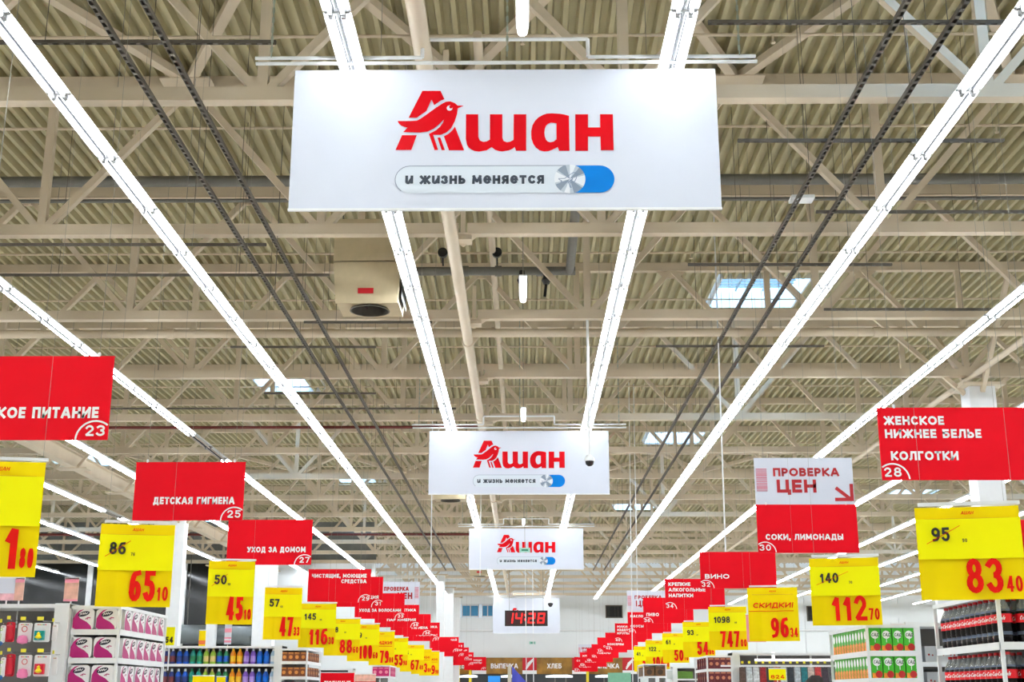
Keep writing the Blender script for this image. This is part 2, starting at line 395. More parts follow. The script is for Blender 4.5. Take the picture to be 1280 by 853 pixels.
# flat wind bracing between the first trusses, under the deck
for j in (0, 8):
    b = thing('wind_bracing', 'flat zigzag wind bracing under the deck in the %s roof bay' % ORD[j], 'bracing', (0, TY[j], ZC-.12))
    for k in range(-5, 6):
        xm = XN + PN/2 + PN*k
        if abs(xm) > 16: continue
        for s in (-1, 1):
            MB().bar((xm, 3.85, 0), (xm + s*PN/2, .1, 0), .13, .11).obj('brace', M_STEEL, b)
        MB().box(xm-.35, xm+.35, 3.6, 3.86, -.07, -.055).obj('gusset_plate', M_STEEL, b)

# ---------------------------------------------------------------- long beams and pipes
def beamI(name, x, zb, lb, y0=2, y1=83.5):
    t = thing(name, lb, 'beam', (x, 0, zb))
    MB().box(-.12, .12, y0, y1, 0, .03).obj('bottom_flange', M_STEEL, t)
    MB().box(-.02, .02, y0, y1, .03, .36).obj('web', M_STEEL, t)
    MB().box(-.12, .12, y0, y1, .36, .39).obj('top_flange', M_STEEL, t)
    for ty in TY[2:12]:
        for s in (-1, 1):
            MB().bar((s*.1, ty, .02), (s*1.5, ty, 1.9), .07).obj('knee_brace', M_STEEL, t)
        MB().box(-.4, .4, ty-.2, ty+.2, -.03, 0).obj('node_plate', M_STEEL, t)
beamI('main_beam', -11.4, EYE+5.55, 'long cream main beam with knee braces along the left')
def pipe(name, a, b, r, m, lb, cat='pipe', joints=(), n=12, group=None):
    t = thing(name, lb, cat, (0,0,0), 0, group)
    MB().tube(a, b, r, n).obj('pipe_run', m, t, smooth=True)
    for q in joints:
        d = (Vector(b)-Vector(a)).normalized()*.06
        MB().tube(Vector(q)-d, Vector(q)+d, r*1.25, n).obj('coupling', m, t, smooth=True)
    return t
pipe('tie_tube', (8.6, 6, EYE+5.9), (8.6, 83.5, EYE+5.9), .055, M_STEEL, 'thin cream tube running lengthwise above the underwear sign')
pipe('tie_tube', (-13.6, 8, EYE+5.9), (-13.6, 83.5, EYE+5.9), .05, M_STEEL, 'thin cream tube running lengthwise beyond the left main beam')
pipe('drain_pipe', (-.93, 4, EYE+5.78), (-.93, 78, EYE+5.78), .085, M_STEEL, 'cream round pipe running lengthwise just left of the banner centre', joints=[(-.93, y, EYE+5.78) for y in (11.2, 14.6, 20.9, 27, 33, 39, 45)])
pipe('cross_pipe', (-34, 20.95, EYE+5.95), (34, 20.95, EYE+5.95), .075, M_STEEL, 'straight cream pipe crossing the whole hall below the skylight', joints=[(x, 20.95, EYE+5.95) for x in (-18, -12, -6, -.93, 6, 12, 18)])
pipe('grey_pipe', (-34, 18.25, EYE+7.62), (34, 18.25, EYE+7.62), .085, M_GREY, 'thick grey pipe crossing the roof behind the large banner')
pipe('cable_conduit', (-34, 18.5, EYE+7.4), (34, 18.5, EYE+7.4), .03, M_GREY, 'thin grey conduit below the thick grey roof pipe')
pipe('grey_pipe', (-2.0, 22.1, EYE+7.45), (.95, 22.1, EYE+7.45), .08, M_GREY, 'short grey pipe with black valves below the large banner', joints=[(x, 22.1, EYE+7.45) for x in (-1.05, -.45, .3)])
pipe('grey_pipe', (.85, 18.4, EYE+7.6), (.85, 22.1, EYE+7.45), .08, M_GREY, 'short grey pipe running lengthwise into the valve pipe')
pipe('grey_pipe', (-.55, 14, EYE+7.75), (-.55, 60, EYE+7.75), .06, M_STEEL, 'cream pipe running lengthwise high under the deck at the centre')
pipe('red_pipe', (-16, 28.6, EYE+5.9), (-1.0, 28.6, EYE+5.9), .035, M_RUST, 'dark red sprinkler pipe crossing left above the second banner')
pipe('red_pipe', (-22, 49.5, EYE+6.0), (-.6, 49.5, EYE+6.0), .05, M_RUST, 'dark red sprinkler pipe crossing left beside the third banner')
pipe('red_pipe', (9.2, 30.5, EYE+5.7), (18, 30.5, EYE+5.7), .035, M_RUST, 'dark red sprinkler pipe at far right above the tights sign')
pipe('riser_pipe', (-5.62, 12.4, EYE-.2), (-5.62, 12.4, EYE+2.9), .035, M_RUST, 'upright dark red pipe behind the leftmost yellow tag')
for i, y in enumerate((14.3, 16.95, 19.6, 22.4, 25.3, 29, 33, 37, 41, 45.2, 49.3, 53.3)):
    t = thing('sprinkler_line', 'thin cream sprinkler pipe under the deck, %s from the camera' % ORD[i], 'sprinkler', (0, y, EYE+7.9), 0, 'sprinkler pipes')
    MB().tube((-26, 0, 0), (26, 0, 0), .02, 6).obj('pipe_run', M_STEEL, t)
    for k in range(-5, 6):
        x = k*3.1 + (i % 3)*.6
        if abs(x) > .45*y+1: continue
        MB().tube((x, 0, 0), (x, 0, -.1), .012, 5).tube((x, 0, -.1), (x, 0, -.12), .03, 6).obj('sprinkler_head', M_STEEL, t)
# valves on the short grey pipe
for k, x in enumerate((-.02, .42)):
    v = thing('valve', 'black lever valve on the grey pipe, %s of two' % ('left' if k == 0 else 'right'), 'valve', (x, 22.0, EYE+7.3))
    MB().lathe([(.0, .12), (.05, .12), (.06, 0), (.09, -.06), (.05, -.14), (0, -.14)], 10).obj('body', M_BLACK, v, smooth=True)
    MB().bar((0, 0, -.1), (-.03, -.03, -.38), .05, .03).obj('lever', M_BLACK, v)
v = thing('pressure_gauge', 'round black gauge hanging left of the two lever valves', 'gauge', (-.47, 21.9, EYE+7.72))
MB().tube((0, 0, 0), (0, -.08, 0), .09, 14).obj('dial', M_BLACK, v, smooth=True); MB().tube((0, 0, -.09), (0, .1, -.2), .015, 6).obj('stem', M_BLACK, v)
v = thing('pressure_gauge', 'round black gauge hanging left beside the drain pipe', 'gauge', (-2.05+.6, 21.9, EYE+7.72))
MB().tube((0, 0, 0), (0, -.08, 0), .09, 14).obj('dial', M_BLACK, v, smooth=True); MB().tube((0, 0, -.09), (0, .1, -.2), .015, 6).obj('stem', M_BLACK, v)

# dark perforated trunking and cross struts
def strut(a, b, lb, name='cable_channel'):
    a = Vector(a); b = Vector(b); t = thing(name, lb, 'channel')
    d = (b-a).normalized(); r = d.cross(Vector((0,0,1))).normalized()
    m = MB(); w = .045 if name == 'cable_channel' else .032
    m.bar(a + r*w/2, b + r*w/2, .006, w); m.bar(a - r*w/2, b - r*w/2, .006, w)
    m.bar(a + Vector((0,0,w/2)), b + Vector((0,0,w/2)), w, .005)
    L = (b-a).length; n = min(int(L/.1), 450)
    for i in range(n): p = a + d*(i+.3)*L/n; m.bar(p - Vector((0,0,w/2)), p + d*(.045) - Vector((0,0,w/2)), w, .005)
    m.obj('channel', M_DARK, t)
    h = MB(); n = max(2, int(L/2.2))
    for i in range(n):
        p = a + (b-a)*(i+.5)/n; h.bar(p, (p.x, p.y, ZC), .006)
    stuff(h.obj('hanger_rods', M_DARK, t)); return t
for x, lb in ((-3.73, 'outer dark perforated cable channel running lengthwise left of the banners'), (-3.28, 'inner dark perforated cable channel running lengthwise left of the banners'),
              (3.33, 'inner dark perforated cable channel running lengthwise right of the banners'), (3.84, 'outer dark perforated cable channel running lengthwise right of the banners')):
    strut((x, 6, EYE+5.8), (x, 62, EYE+5.8), lb)
for px0, px1, py, z, lb in ((-40, 345, 53, 5.84, 'dark cross strut near the top left'), (885, 1285, 28, 5.84, 'dark cross strut near the top right corner'), (922, 1255, 176, 5.84, 'dark cross strut right of the large banner'),
    (1020, 1290, 265, 5.84, 'dark cross strut right, level with the banner bottom'), (-40, 333, 306, 5.84, 'dark cross strut left, below the large banner'), (-40, 412, 344, 5.84, 'second dark cross strut left, below the large banner'),
    (860, 1115, 331, 5.84, 'dark cross strut right, above the skylight'), (1030, 1262, 387, 5.84, 'dark cross strut right of the skylight'), (820, 1030, 433, 5.84, 'dark cross strut right, below the skylight'), (288, 470, 434, 5.84, 'dark cross strut left, above the left skylight'),
    (380, 540, 403, 5.84, 'dark cross strut under the heater'), (330, 470, 492, 5.84, 'dark cross strut at the left skylight'), (-30, 570, 511, 5.84, 'long dark cross strut left, level with the second banner')):
    e = math.tan(PITCH - math.atan((py-CY)/F)); Y = z/e
    a = at(px0, py, Y); b = at(px1, py, Y); strut((a.x, Y, a.z), (b.x, Y, b.z), lb, 'cross_strut')
# ceiling-mounted flat box on the right channels
a = at(1002, 249, 14.6); o = MB().box(-.14, .14, -.1, .1, -.02, .02).obj('access_point', M_WHITE, None, a); tag(o, 'small white square box fixed to the right cable channel', 'box')

# ---------------------------------------------------------------- fluorescent light lines
LL = 1.5; N0 = -9
prof = [(-.12, -.004), (-.06, .012), (.06, .012), (.12, -.004)]
hm = MB()
hm.add([(x, y, z) for x, z in prof for y in (.01, 1.49)], [(0,2,3,1), (2,4,5,3), (4,6,7,5)])
hm.box(-.035, .035, .01, 1.49, .014, .07)
for s in (-.055, .055):
    for y in (.02, 1.455): hm.box(s-.017, s+.017, y, y+.028, -.055, .012, 1)
    hm.box(s*.4-.004, s*.4+.004, .05, 1.45, -.03, .0, 2)
for y in (.0, 1.47): hm.box(-.105, .105, y, y+.022, -.012, .012, 1)
house_me = hm.mesh('luminaire', [M_REFL, mat('grey lamp holder', (150, 150, 150), .5), mat('grey cable groove', (70, 70, 74), .6)])
tm = MB()
for s in (-.055, .055): tm.tube((s, .055, -.035), (s, 1.445, -.035), .014, 6)
tube_me = tm.mesh('tubes', tube_m); tube_off = tm.mesh('tubes', M_TUBEOFF)
nm = {0: 'nearest the centre', 1: 'second from the centre', 2: 'third from the centre', 3: 'fourth from the centre', 4: 'fifth from the centre', 5: 'sixth from the centre', 6: 'seventh from the centre', 7: 'eighth from the centre', 8: 'ninth from the centre', 9: 'tenth from the centre', 10: 'eleventh from the centre', 11: 'twelfth from the centre', 12: 'thirteenth from the centre'}
lines = [('left', i, -1.56 - 2.87*i) for i in range(13)] + [('right', i, 1.36 + 2.87*i) for i in range(13)]
ZL = EYE + 5.55
for side, i, x in lines:
    t = thing('light_line', 'continuous line of fluorescent ceiling lights, %s side, %s' % (side, nm[i]), 'ceiling light', (x, 0, ZL))
    wires = MB()
    y = 9.62 + LL*N0*1.0 - 4.5
    n = 0
    while y < (76 if i < 2 else 81):  # outer lines lengthened with added fittings to brighten the far wall
        near = abs(x) < .45*(y+3)+2 and y > 5
        if not near and (n % 2 == 1) and (abs(x) > 15):     # far out of view lines: every other fitting
            y += LL; n += 1; continue
        off = (side == 'left' and ((i == 2 and 27.4 < y < 30.4) or (i == 4 and 39 < y < 41)))
        l = link('luminaire', house_me, t, (0, y, 0))
        link('tubes', tube_off if off else tube_me, l)
        if n % 2 == 0 and near and y < 60: wires.bar((0, y+.1, .05), (0, y+.1, ZC-ZL), .006)
        y += LL; n += 1
    MB().box(-.03, .03, 9.62+LL*N0-4.5, (76.5 if i < 2 else 81.5), .06, .085).obj('mounting_rail', M_WHITE, t)
    if wires.v: stuff(wires.obj('suspension_wires', M_WIRE, t))
# small single lamps in the middle
for i, y in enumerate((9.0, 16.8, 25.2, 33.8, 42)):
    t = thing('emergency_lamp', 'short bright emergency lamp in the middle between the banners, %s from the camera' % ORD[i], 'lamp', (.0, y, ZL), 0, 'middle emergency lamps')
    MB().box(-.055, .055, 0, 1.0, .04, .06).obj('housing', M_WHITE, t)
    m = MB(); m.tube((0, .02, 0), (0, .98, 0), .045, 10); m.obj('diffuser', mat('lit diffuser', (250, 250, 255), .4, vary=0, emit=6), t, smooth=True)
    MB().bar((0, .5, .06), (0, .5, ZC-ZL), .012).obj('hanger_rod', M_WIRE, t)

# ---------------------------------------------------------------- unit heaters
def heater(px, py, Y, k, lb):
    p = at(px, py, Y); t = thing('unit_heater', lb, 'heater', p)
    body = mat('beige heater casing', (198, 182, 148), .45); w, d = .48, .45
    MB().box(-w, w, 0, 2*d, .62, 1.25).obj('upper_casing', body, t)
    MB().add([(-w,0,.6),(w,0,.6),(w,2*d,.6),(-w,2*d,.6),(-w+.04,.04,.04),(w-.04,.04,.04),(w-.04,2*d-.04,.04),(-w+.04,2*d-.04,.04)], [(0,1,2,3),(0,4,5,1),(1,5,6,2),(2,6,7,3),(3,7,4,0)]).obj('lower_casing', body, t)
    n = 24; ring = [(.27*math.cos(2*math.pi*i/n), .02+d+.27*math.sin(2*math.pi*i/n)) for i in range(n)]
    b = MB(); q = w-.04
    L = [[Vector((-q, .04, 0)), Vector((q, .04, 0)), Vector((q, 2*d-.04, 0)), Vector((-q, 2*d-.04, 0))], [Vector((x, y, 0)) for x, y in ring]]
    fl = [v for l in L for v in l]; b.add([(v.x, v.y, .04) for v in fl], [tuple(f) for f in tessellate_polygon(L)])
    b.box(-q, q, .03, .06, .0, .04).obj('outlet_plate', body, t)
    c = MB(); c.lathe([(.27, 0), (.29, -.03), (.27, -.03), (.26, .25), (.08, .25), (.07, .1), (0, .1)], n, (0, d+.02, .04)); c.obj('fan_cowl', M_DARK, t, smooth=True)
    for i in range(6):
        a = i*math.pi/3; f = MB().add([(.06*math.cos(a), d+.02+.06*math.sin(a), .14), (.24*math.cos(a-.25), d+.02+.24*math.sin(a-.25), .1), (.24*math.cos(a+.25), d+.02+.24*math.sin(a+.25), .2)], [(0,1,2)]); f.obj('fan_blade', M_CHROME, t)
    MB().box(-.12, .1, -.005, .0, .13, .21).obj('badge', M_RED2, t)
    tx = text(MB(), 'НООО', -.1, .155, .03, .2, .7); shift(tx, -.008)
    MB().box(w, w+.01, .1, 2*d-.1, .1, .4).obj('side_grille', M_BLACK, t)
    for x in (-w+.05, w-.05): MB().bar((x, d, 1.25), (x, d, ZC-p.z), .02).obj('hanger_rod', M_DARK, t)
heater(457.5, 378, 17.2, 1, 'beige unit heater with round fan outlet left below the large banner')
heater(562, 624, 35.5, 1, 'beige unit heater peeking out below the second banner')
heater(599, 720, 62, 1, 'small beige unit heater below the third banner')

# ---------------------------------------------------------------- big hanging banners
def px2loc(pts, o): return [((p.x-o.x), (p.z-o.z)) for p in pts]
BY = 10.5
def bl(pts):                                    # pixel outline measured on the nearest banner -> metres around the banner centre
    r = []
    for x, y in pts:
        p = at(x, y, BY); r.append((p.x, p.z))
    return r
bc = at(631, 172, BY); BT = at(631, 87, BY).z; BBm = at(631, 260, BY).z
BWd = 3.80; BH = BT - BBm
cA = lambda pts: [(490 + x/8.533, 105 + y/8.533) for x, y in pts]
LOGO = [
 [cA([(325,75),(518,75),(560,165),(520,180),(450,228),(425,172),(418,175),(368,290),(265,362),(178,362)])],
 [cA([(765,235),(735,232),(700,232),(670,205),(620,187),(575,192),(530,215),(470,255),(380,320),(300,375),(265,393),(200,397),(60,397),(75,425),(100,448),(130,460),(165,468),(120,515),(300,520),(380,510),(450,475),(500,435),(530,405),(552,383),(545,415),(510,460),(470,495),(395,535),(455,708),(492,705),(440,545),(520,545),(580,520),(630,475),(670,400),(695,320),(702,262)])],
 [cA([(485,575),(515,572),(565,708),(530,708)])],
 [cA([(553,560),(600,535),(640,500),(672,458),(770,710),(608,710)])],
 [cA([(108,548),(265,548),(207,706),(38,706)])],
 [[(582.6,143.1),(597.8,143.1),(598,171.8),(600,176),(604.3,177.7),(608.5,177),(612.5,174.7),(612.5,143.1),(628,143.1),(628.1,172.5),(629.5,176.5),(633.8,178.1),(638,177.3),(641.9,175),(642.2,143.1),(657.8,143.1),(657.8,188.8),(645,188.8),(643.5,184),(640,186.7),(636.2,188.3),(628.1,189.6),(624.8,189.4),(618.9,187.6),(614.5,184.1),(608.4,188.2),(599,189.8),(593.5,189.2),(589.6,187.6),(586,184.8),(583.8,181.2),(582.3,174.1)]],
 [[(711.2,145),(705,143.3),(700,142.5),(690,141.9),(684,142.2),(678.8,143.8),(673,147),(668.8,151.2),(665.5,157),(664,163.8),(664,169),(664.4,173.8),(666.5,180),(670,185),(674.5,188.3),(680,189.6),(685.5,189.3),(690,187.7),(697.2,184),(698.8,188.8),(711.9,188.8)],
  [(695.6,154.4),(688.8,153.5),(685,155),(682.5,157.5),(681,161.5),(680.4,166.2),(681,171),(682.5,175),(684.8,177.3),(688.1,178.1),(692,177.2),(695.6,174.4)]],
 [[(719,143.1),(735,143.1),(735,159.5),(750.3,159.5),(750,143),(766,143),(767,188),(751,188),(750.5,171),(735,171),(735,188.8),(719.2,188.8)]],
]
def rnd(cx, cy, r, n=28, a0=0, a1=2*math.pi, e=True): return [(cx+r*math.cos(a0+(a1-a0)*i/(n if not e else n)), cy+r*math.sin(a0+(a1-a0)*i/n)) for i in range(n + (0 if e else 1))]
rel = lambda pts: [(x-bc.x, z-bc.z) for x, z in bl(pts)]
def logo_meshes():
    L = []
    for k, lp in enumerate(LOGO): L.append(poly(MB(), [rel(l) for l in lp]).mesh('emblem' if k < 5 else 'letter', M_LOGO))
    e = bl([(490+615/8.533, 105+260/8.533)])[0]; ex, ez = e[0]-bc.x, e[1]-bc.z; s = 33/8.533*BWd/540
    eye = MB(); poly(eye, [rnd(ex, ez, s*.95)]); eye = shift(eye, -.002)
    pu = poly(MB(), [rnd(ex+s*.42, ez+s*.35, s*.55)]); eye.add([(v[0], -.004, v[2]) for v in pu.v], pu.f, 1)
    L.append(eye.mesh('bird_eye', [M_BANNER, M_LOGO]))
    # pill shaped slider
    a = rel([(494, 225)])[0]; b = rel([(768, 225)])[0]; c = rel([(712.3, 225)])[0]; r = (rel([(600, 208)])[0][1]-rel([(600, 242)])[0][1])/2
    zc_ = a[1]
    pill = rnd(a[0]+r, zc_, r, 14, math.pi/2, 1.5*math.pi, False) + rnd(b[0]-r, zc_, r, 14, -math.pi/2, math.pi/2, False)
    L.append(poly(MB(), [pill]).mesh('slider_track', mat('pale slider print', (217, 226, 236), .5, vary=0)))
    ol = MB(); stroke(ol, rnd(a[0]+r, zc_, r, 10, math.pi/2, 1.3*math.pi, False)[::-1] + [(c[0], zc_+r)], .007); ol = shift(ol, -.001); L.append(ol.mesh('slider_outline', mat('slider edge grey', (140, 150, 170), .5, vary=0)))
    bp = [(c[0], zc_-r)] + rnd(b[0]-r, zc_, r, 14, -math.pi/2, math.pi/2, False) + [(c[0], zc_+r)]
    bb = poly(MB(), [bp]); L.append(shift(bb, -.002).mesh('slider_blue', mat('blue slider print', (0, 122, 208), .45, vary=.03, spec=.12)))
    kn = MB(); n = 48
    for i in range(n):
        a0, a1 = 2*math.pi*i/n, 2*math.pi*(i+1)/n; v = math.cos(4*a0+.8) + .4*math.cos(2*a0)
        kn.add([(c[0], -.004, zc_), (c[0]+r*1.06*math.cos(a0), -.004, zc_+r*1.06*math.sin(a0)), (c[0]+r*1.06*math.cos(a1), -.004, zc_+r*1.06*math.sin(a1))], [(0,1,2)], 0 if v > .4 else 1 if v > -.4 else 2)
    L.append(kn.mesh('slider_knob', [mat('knob silver light', (232, 236, 242), .4, vary=0), mat('knob silver mid', (186, 196, 208), .4, vary=0), mat('knob silver dark', (132, 146, 164), .4, vary=0)]))
    kb = MB(); sc_ = .3
    br = rel(LOGO[1][0]); bx = sum(p[0] for p in br)/len(br); bz = sum(p[1] for p in br)/len(br)
    stroke(kb, [(c[0]+(p[0]-bx)*sc_, zc_+(p[1]-bz)*sc_) for p in br], .006); L.append(shift(kb, -.006).mesh('knob_bird', mat('knob engraving', (120, 138, 165), .4, vary=0)))
    t0 = rel([(506.6, 230.3)])[0]; t1 = rel([(680, 230.3)])[0]; th = rel([(600, 220)])[0][1]-rel([(600, 230.8)])[0][1]
    tx = MB(); s = 'и жИзнь меняется'.upper(); s = 'и ЖиЗНЬ МеНЯеТСЯ'
    text(tx, s, t0[0], t0[1]-.003, th, .29, 1, .16, fit=t1[0]-t0[0]); L.append(shift(tx, -.002).mesh('slogan', mat('slate lettering', (52, 62, 76), .5, vary=0)))
    return L
LM = logo_meshes()
bar_me = None
def banner(Y, px, lb, hgt=BH, z_top=None, rails=True, gz=0):
    x = at(px, 600, Y).x if Y > 12 else bc.x
    zt = z_top or BT
    t = thing('hanging_banner', lb, 'banner', (x, Y, zt - BH/2 - .0))
    MB().box(-BWd/2, BWd/2, 0, .02, BH/2-hgt, BH/2).obj('banner_sheet', M_BANNER, t)
    for me in LM: link(me.name.split('.')[0], me, t, (0, -.006, gz))
    MB().box(-BWd/2-.005, BWd/2+.005, -.004, .026, BH/2-hgt-.02, BH/2-hgt).obj('bottom_batten', M_WHITE, t)
    if rails:
        u = BWd/540; r = MB()
        zr, zr2, zr3 = BH/2+.07, BH/2+.15, BH/2+.33; hw = 2.28; st = .755
        MB().tube((-hw+.02, .0, zr), (hw, .0, zr), .018, 8).obj('lower_rail', M_WHITE, t)
        r.tube((-hw, .05, zr2), (-st, .05, zr2), .018, 8); r.tube((-st, .05, zr2), (-st, .05, zr3), .018, 8); r.tube((-st, .05, zr3), (st, .05, zr3), .018, 8)
        r.tube((st, .05, zr3), (st, .05, zr2), .018, 8); r.tube((st, .05, zr2), (hw, .05, zr2), .018, 8); r.obj('stepped_rail', M_WHITE, t)
        for xx in (-1.7, -.9, 1.05, 1.75): MB().bar((xx, .01, BH/2), (xx, .01, zr), .006).obj('hook', M_CHROME, t)
        for xx in (-hw+.15, .02, hw-.15):
            m = MB(); z = zr2 if xx else zr3; top = ZC-(zt-BH/2)-.1; n = 0
            while z < top:
                m.bar((xx, .03, z), (xx, .03, z+.055), .022 if n % 2 else .008, .008 if n % 2 else .022); z += .05; n += 1
            m.obj('chain', mat('galvanised chain', (170, 180, 172), .35, metal=.5, vary=0), t)
    return t
banner(BY, 631, 'largest and nearest white banner with red bird logo and slider')
banner(26.7, 648.7, 'second white logo banner, hanging behind the nearest one', z_top=at(640, 539, 26.7).z)
banner(42.8, 657.5, 'third and smaller white logo banner, above the digital clock', z_top=at(640, 661, 42.8).z)
banner(74.5, 657.5, 'farthest white logo banner, partly hidden by the digital clock', hgt=at(640, 748, 74.5).z-at(640, 792, 74.5).z, z_top=at(640, 748, 74.5).z, gz=-.35)
# digital clock
CYk = 60; a = at(631, 783, CYk); b = at(684.5, 763.5, CYk)
t = thing('digital_clock', 'black digital clock with red figures 14:28 before the farthest banner', 'clock', (a.x, CYk, a.z))
w_, h2 = b.x-a.x, b.z-a.z
MB().box(0, w_, 0, .15, 0, h2).obj('housing', M_BLACK, t)
MB().box(.06, w_-.06, -.01, 0, .06, h2-.06).obj('screen', mat('dark red screen', (52, 6, 10), .3, vary=0), t)
tx = MB(); SEG = {'1': 'bc', '4': 'fgbc', '2': 'abged', '8': 'abcdefg'}
def seg(mb, ch, x, z, w, h, t_):
    S = {'a': ((0,h),(w,h)), 'b': ((w,h),(w,h/2)), 'c': ((w,h/2),(w,0)), 'd': ((0,0),(w,0)), 'e': ((0,0),(0,h/2)), 'f': ((0,h/2),(0,h)), 'g': ((0,h/2),(w,h/2))}
    for q in SEG[ch]:
        p0, p1 = S[q]; sh = .12; stroke(mb, [(x+p0[0]+p0[1]*sh, z+p0[1]), (x+p1[0]+p1[1]*sh, z+p1[1])], t_, caps=True)
dh = h2-.3
for k, (ch, fx) in enumerate((('1', .04), ('4', .25), ('2', .55), ('8', .77))): seg(tx, ch, w_*fx, .15, w_*.13, dh, .06)
for z in (.3, .52): stroke(tx, [(w_*.475, z*h2/.75), (w_*.475, z*h2/.75+.02)], .07)
shift(tx, -.018).obj('digits', mat('glowing red digits', (255, 24, 20), .4, vary=0, emit=1.3), t)
for xx in (.2, w_-.2): MB().bar((xx, .07, h2), (xx, .07, ZC-a.z), .02).obj('hanger_wire', M_WIRE, t)

# dome camera on a rod
p = at(737, 577, 20.1); t = thing('dome_camera', 'white dome camera on a long thin rod before the second banner', 'camera', p)
zt_ = EYE + 5.93 - p.z
MB().tube((0,0,.08), (0,0,zt_), .022, 8).obj('rod', M_WHITE, t, smooth=True)
MB().lathe([(0, .1), (.05, .1), (.085, .05), (.085, 0)], 16).obj('housing', M_WHITE, t, smooth=True)
MB().lathe([(.07, 0), (.06, -.05), (.03, -.075), (0, -.08)], 16).obj('dome', M_BLACK, t, smooth=True)
p = at(688, 756, 60); t = thing('dome_camera', 'small far dome camera on a rod right of the digital clock', 'camera', p)
MB().tube((0,0,.08), (0,0,3), .03, 6).obj('rod', M_WHITE, t); MB().lathe([(0, .1), (.12, .05), (.12, 0), (.06, -.1), (0, -.12)], 12).obj('dome', M_BLACK, t, smooth=True)
# small green exit plates
for px, py, Y, lb in ((656, 688, 42, 'small pale green exit plate hanging before the third banner'), (665.5, 804, 83.95, 'tiny green exit plate high on the far wall')):
    p = at(px, py, Y); t = thing('exit_sign', lb, 'exit sign', p); k = 1 if Y > 80 else .9
    MB().box(-.2*k, .2*k, 0, .04, -.08*k, .08*k).obj('plate', mat('pale green print', (160, 214, 200), .4, vary=0), t)
    MB().box(-.12*k, .12*k, -.004, 0, -.03*k, .03*k).obj('symbol', mat('green symbol', (20, 130, 100), .4, vary=0), t)
    if Y < 80: MB().bar((0, .02, .08), (0, .02, ZC-p.z), .012).obj('hanger_wire', M_WIRE, t)
# thin vertical hanging cables
for px, y0, y1, Y, lb in ((540, 545, 760, 30, 'thin white cable hanging left of the second banner'), (905, 550, 690, 21, 'thin white cable hanging above the wine sign'), (789, 600, 853, 34, 'thin steel cable hanging right of the third banner'), (795, 600, 760, 34.2, 'second thin steel cable hanging right of the third banner'),
      (665, 690, 853, 50, 'thin long cable crossing the farthest banner'), (656, 700, 853, 56, 'thin long cable left of centre'), (602, 575, 720, 38, 'thin cable left of the third banner')):
    a = at(px, y0, Y); b = at(px+(2 if px > 655 else -2), y1, Y); a.z = ZC
    tag(MB().bar(a, b, .022 if Y < 40 else .03).obj('hanging_cable', M_WHITE), lb, 'cable')

# ---------------------------------------------------------------- red aisle signs
def wires(t, xs, z0, top, m=M_WIRE, w=.003):
    for x in xs: MB().bar((x, .01, z0), (x, .01, top), w).obj('hanger_wire', m, t)
def red_sign(x0, y0, x1, y1, Y, num, rows, lb, left, yaw=0, upper=None, uh=.56):
    a = at(x0, y1, Y); b = at(x1, y0, Y); w, h = b.x-a.x, b.z-a.z
    t = thing('aisle_sign', lb, 'sign', ((a.x+b.x)/2, Y, a.z), yaw)
    MB().box(-w/2, w/2, 0, .012, 0, h).obj('board', M_RED, t)
    fr = MB(); fr.box(-w/2-.004, w/2+.004, -.002, .014, h, h+.012); fr.obj('top_rail', M_RED, t)
    for s, hx, hz, hh, al, fit in rows:
        tx = MB(); text(tx, s, (-.5+hx)*w, hz*h, hh*h, .235, 1.0, .14, al, .0, fit=fit*w if fit else None)
        shift(tx, -.004).obj('lettering', M_TXTW, t)
    tx = MB()
    if num:
        r = h*.225; cx = (w/2 - h*.15) if left else (-w/2 + h*.15)
        text(tx, num, cx, h*.045, h*.13, .19, 1.3, .18, 'c')
        pts = [q for q in arc(cx, 0, r, r, 0, 180, 30) if abs(q[0]) < w/2-.003 and q[1] > 0]
        stroke(tx, pts, h*.022)
    shift(tx, -.004).obj('aisle_number', M_TXTW, t)
    for xx in (-w*.4, w*.4): MB().lathe([(.0, .05), (.014, .04), (.014, .01), (0, 0)], 8, (xx, .006, h)).obj('hook', M_WHITE, t)
    top = ZC-a.z
    wires(t, (-w*.4, w*.4), h+.02, top)
    return t, w, h
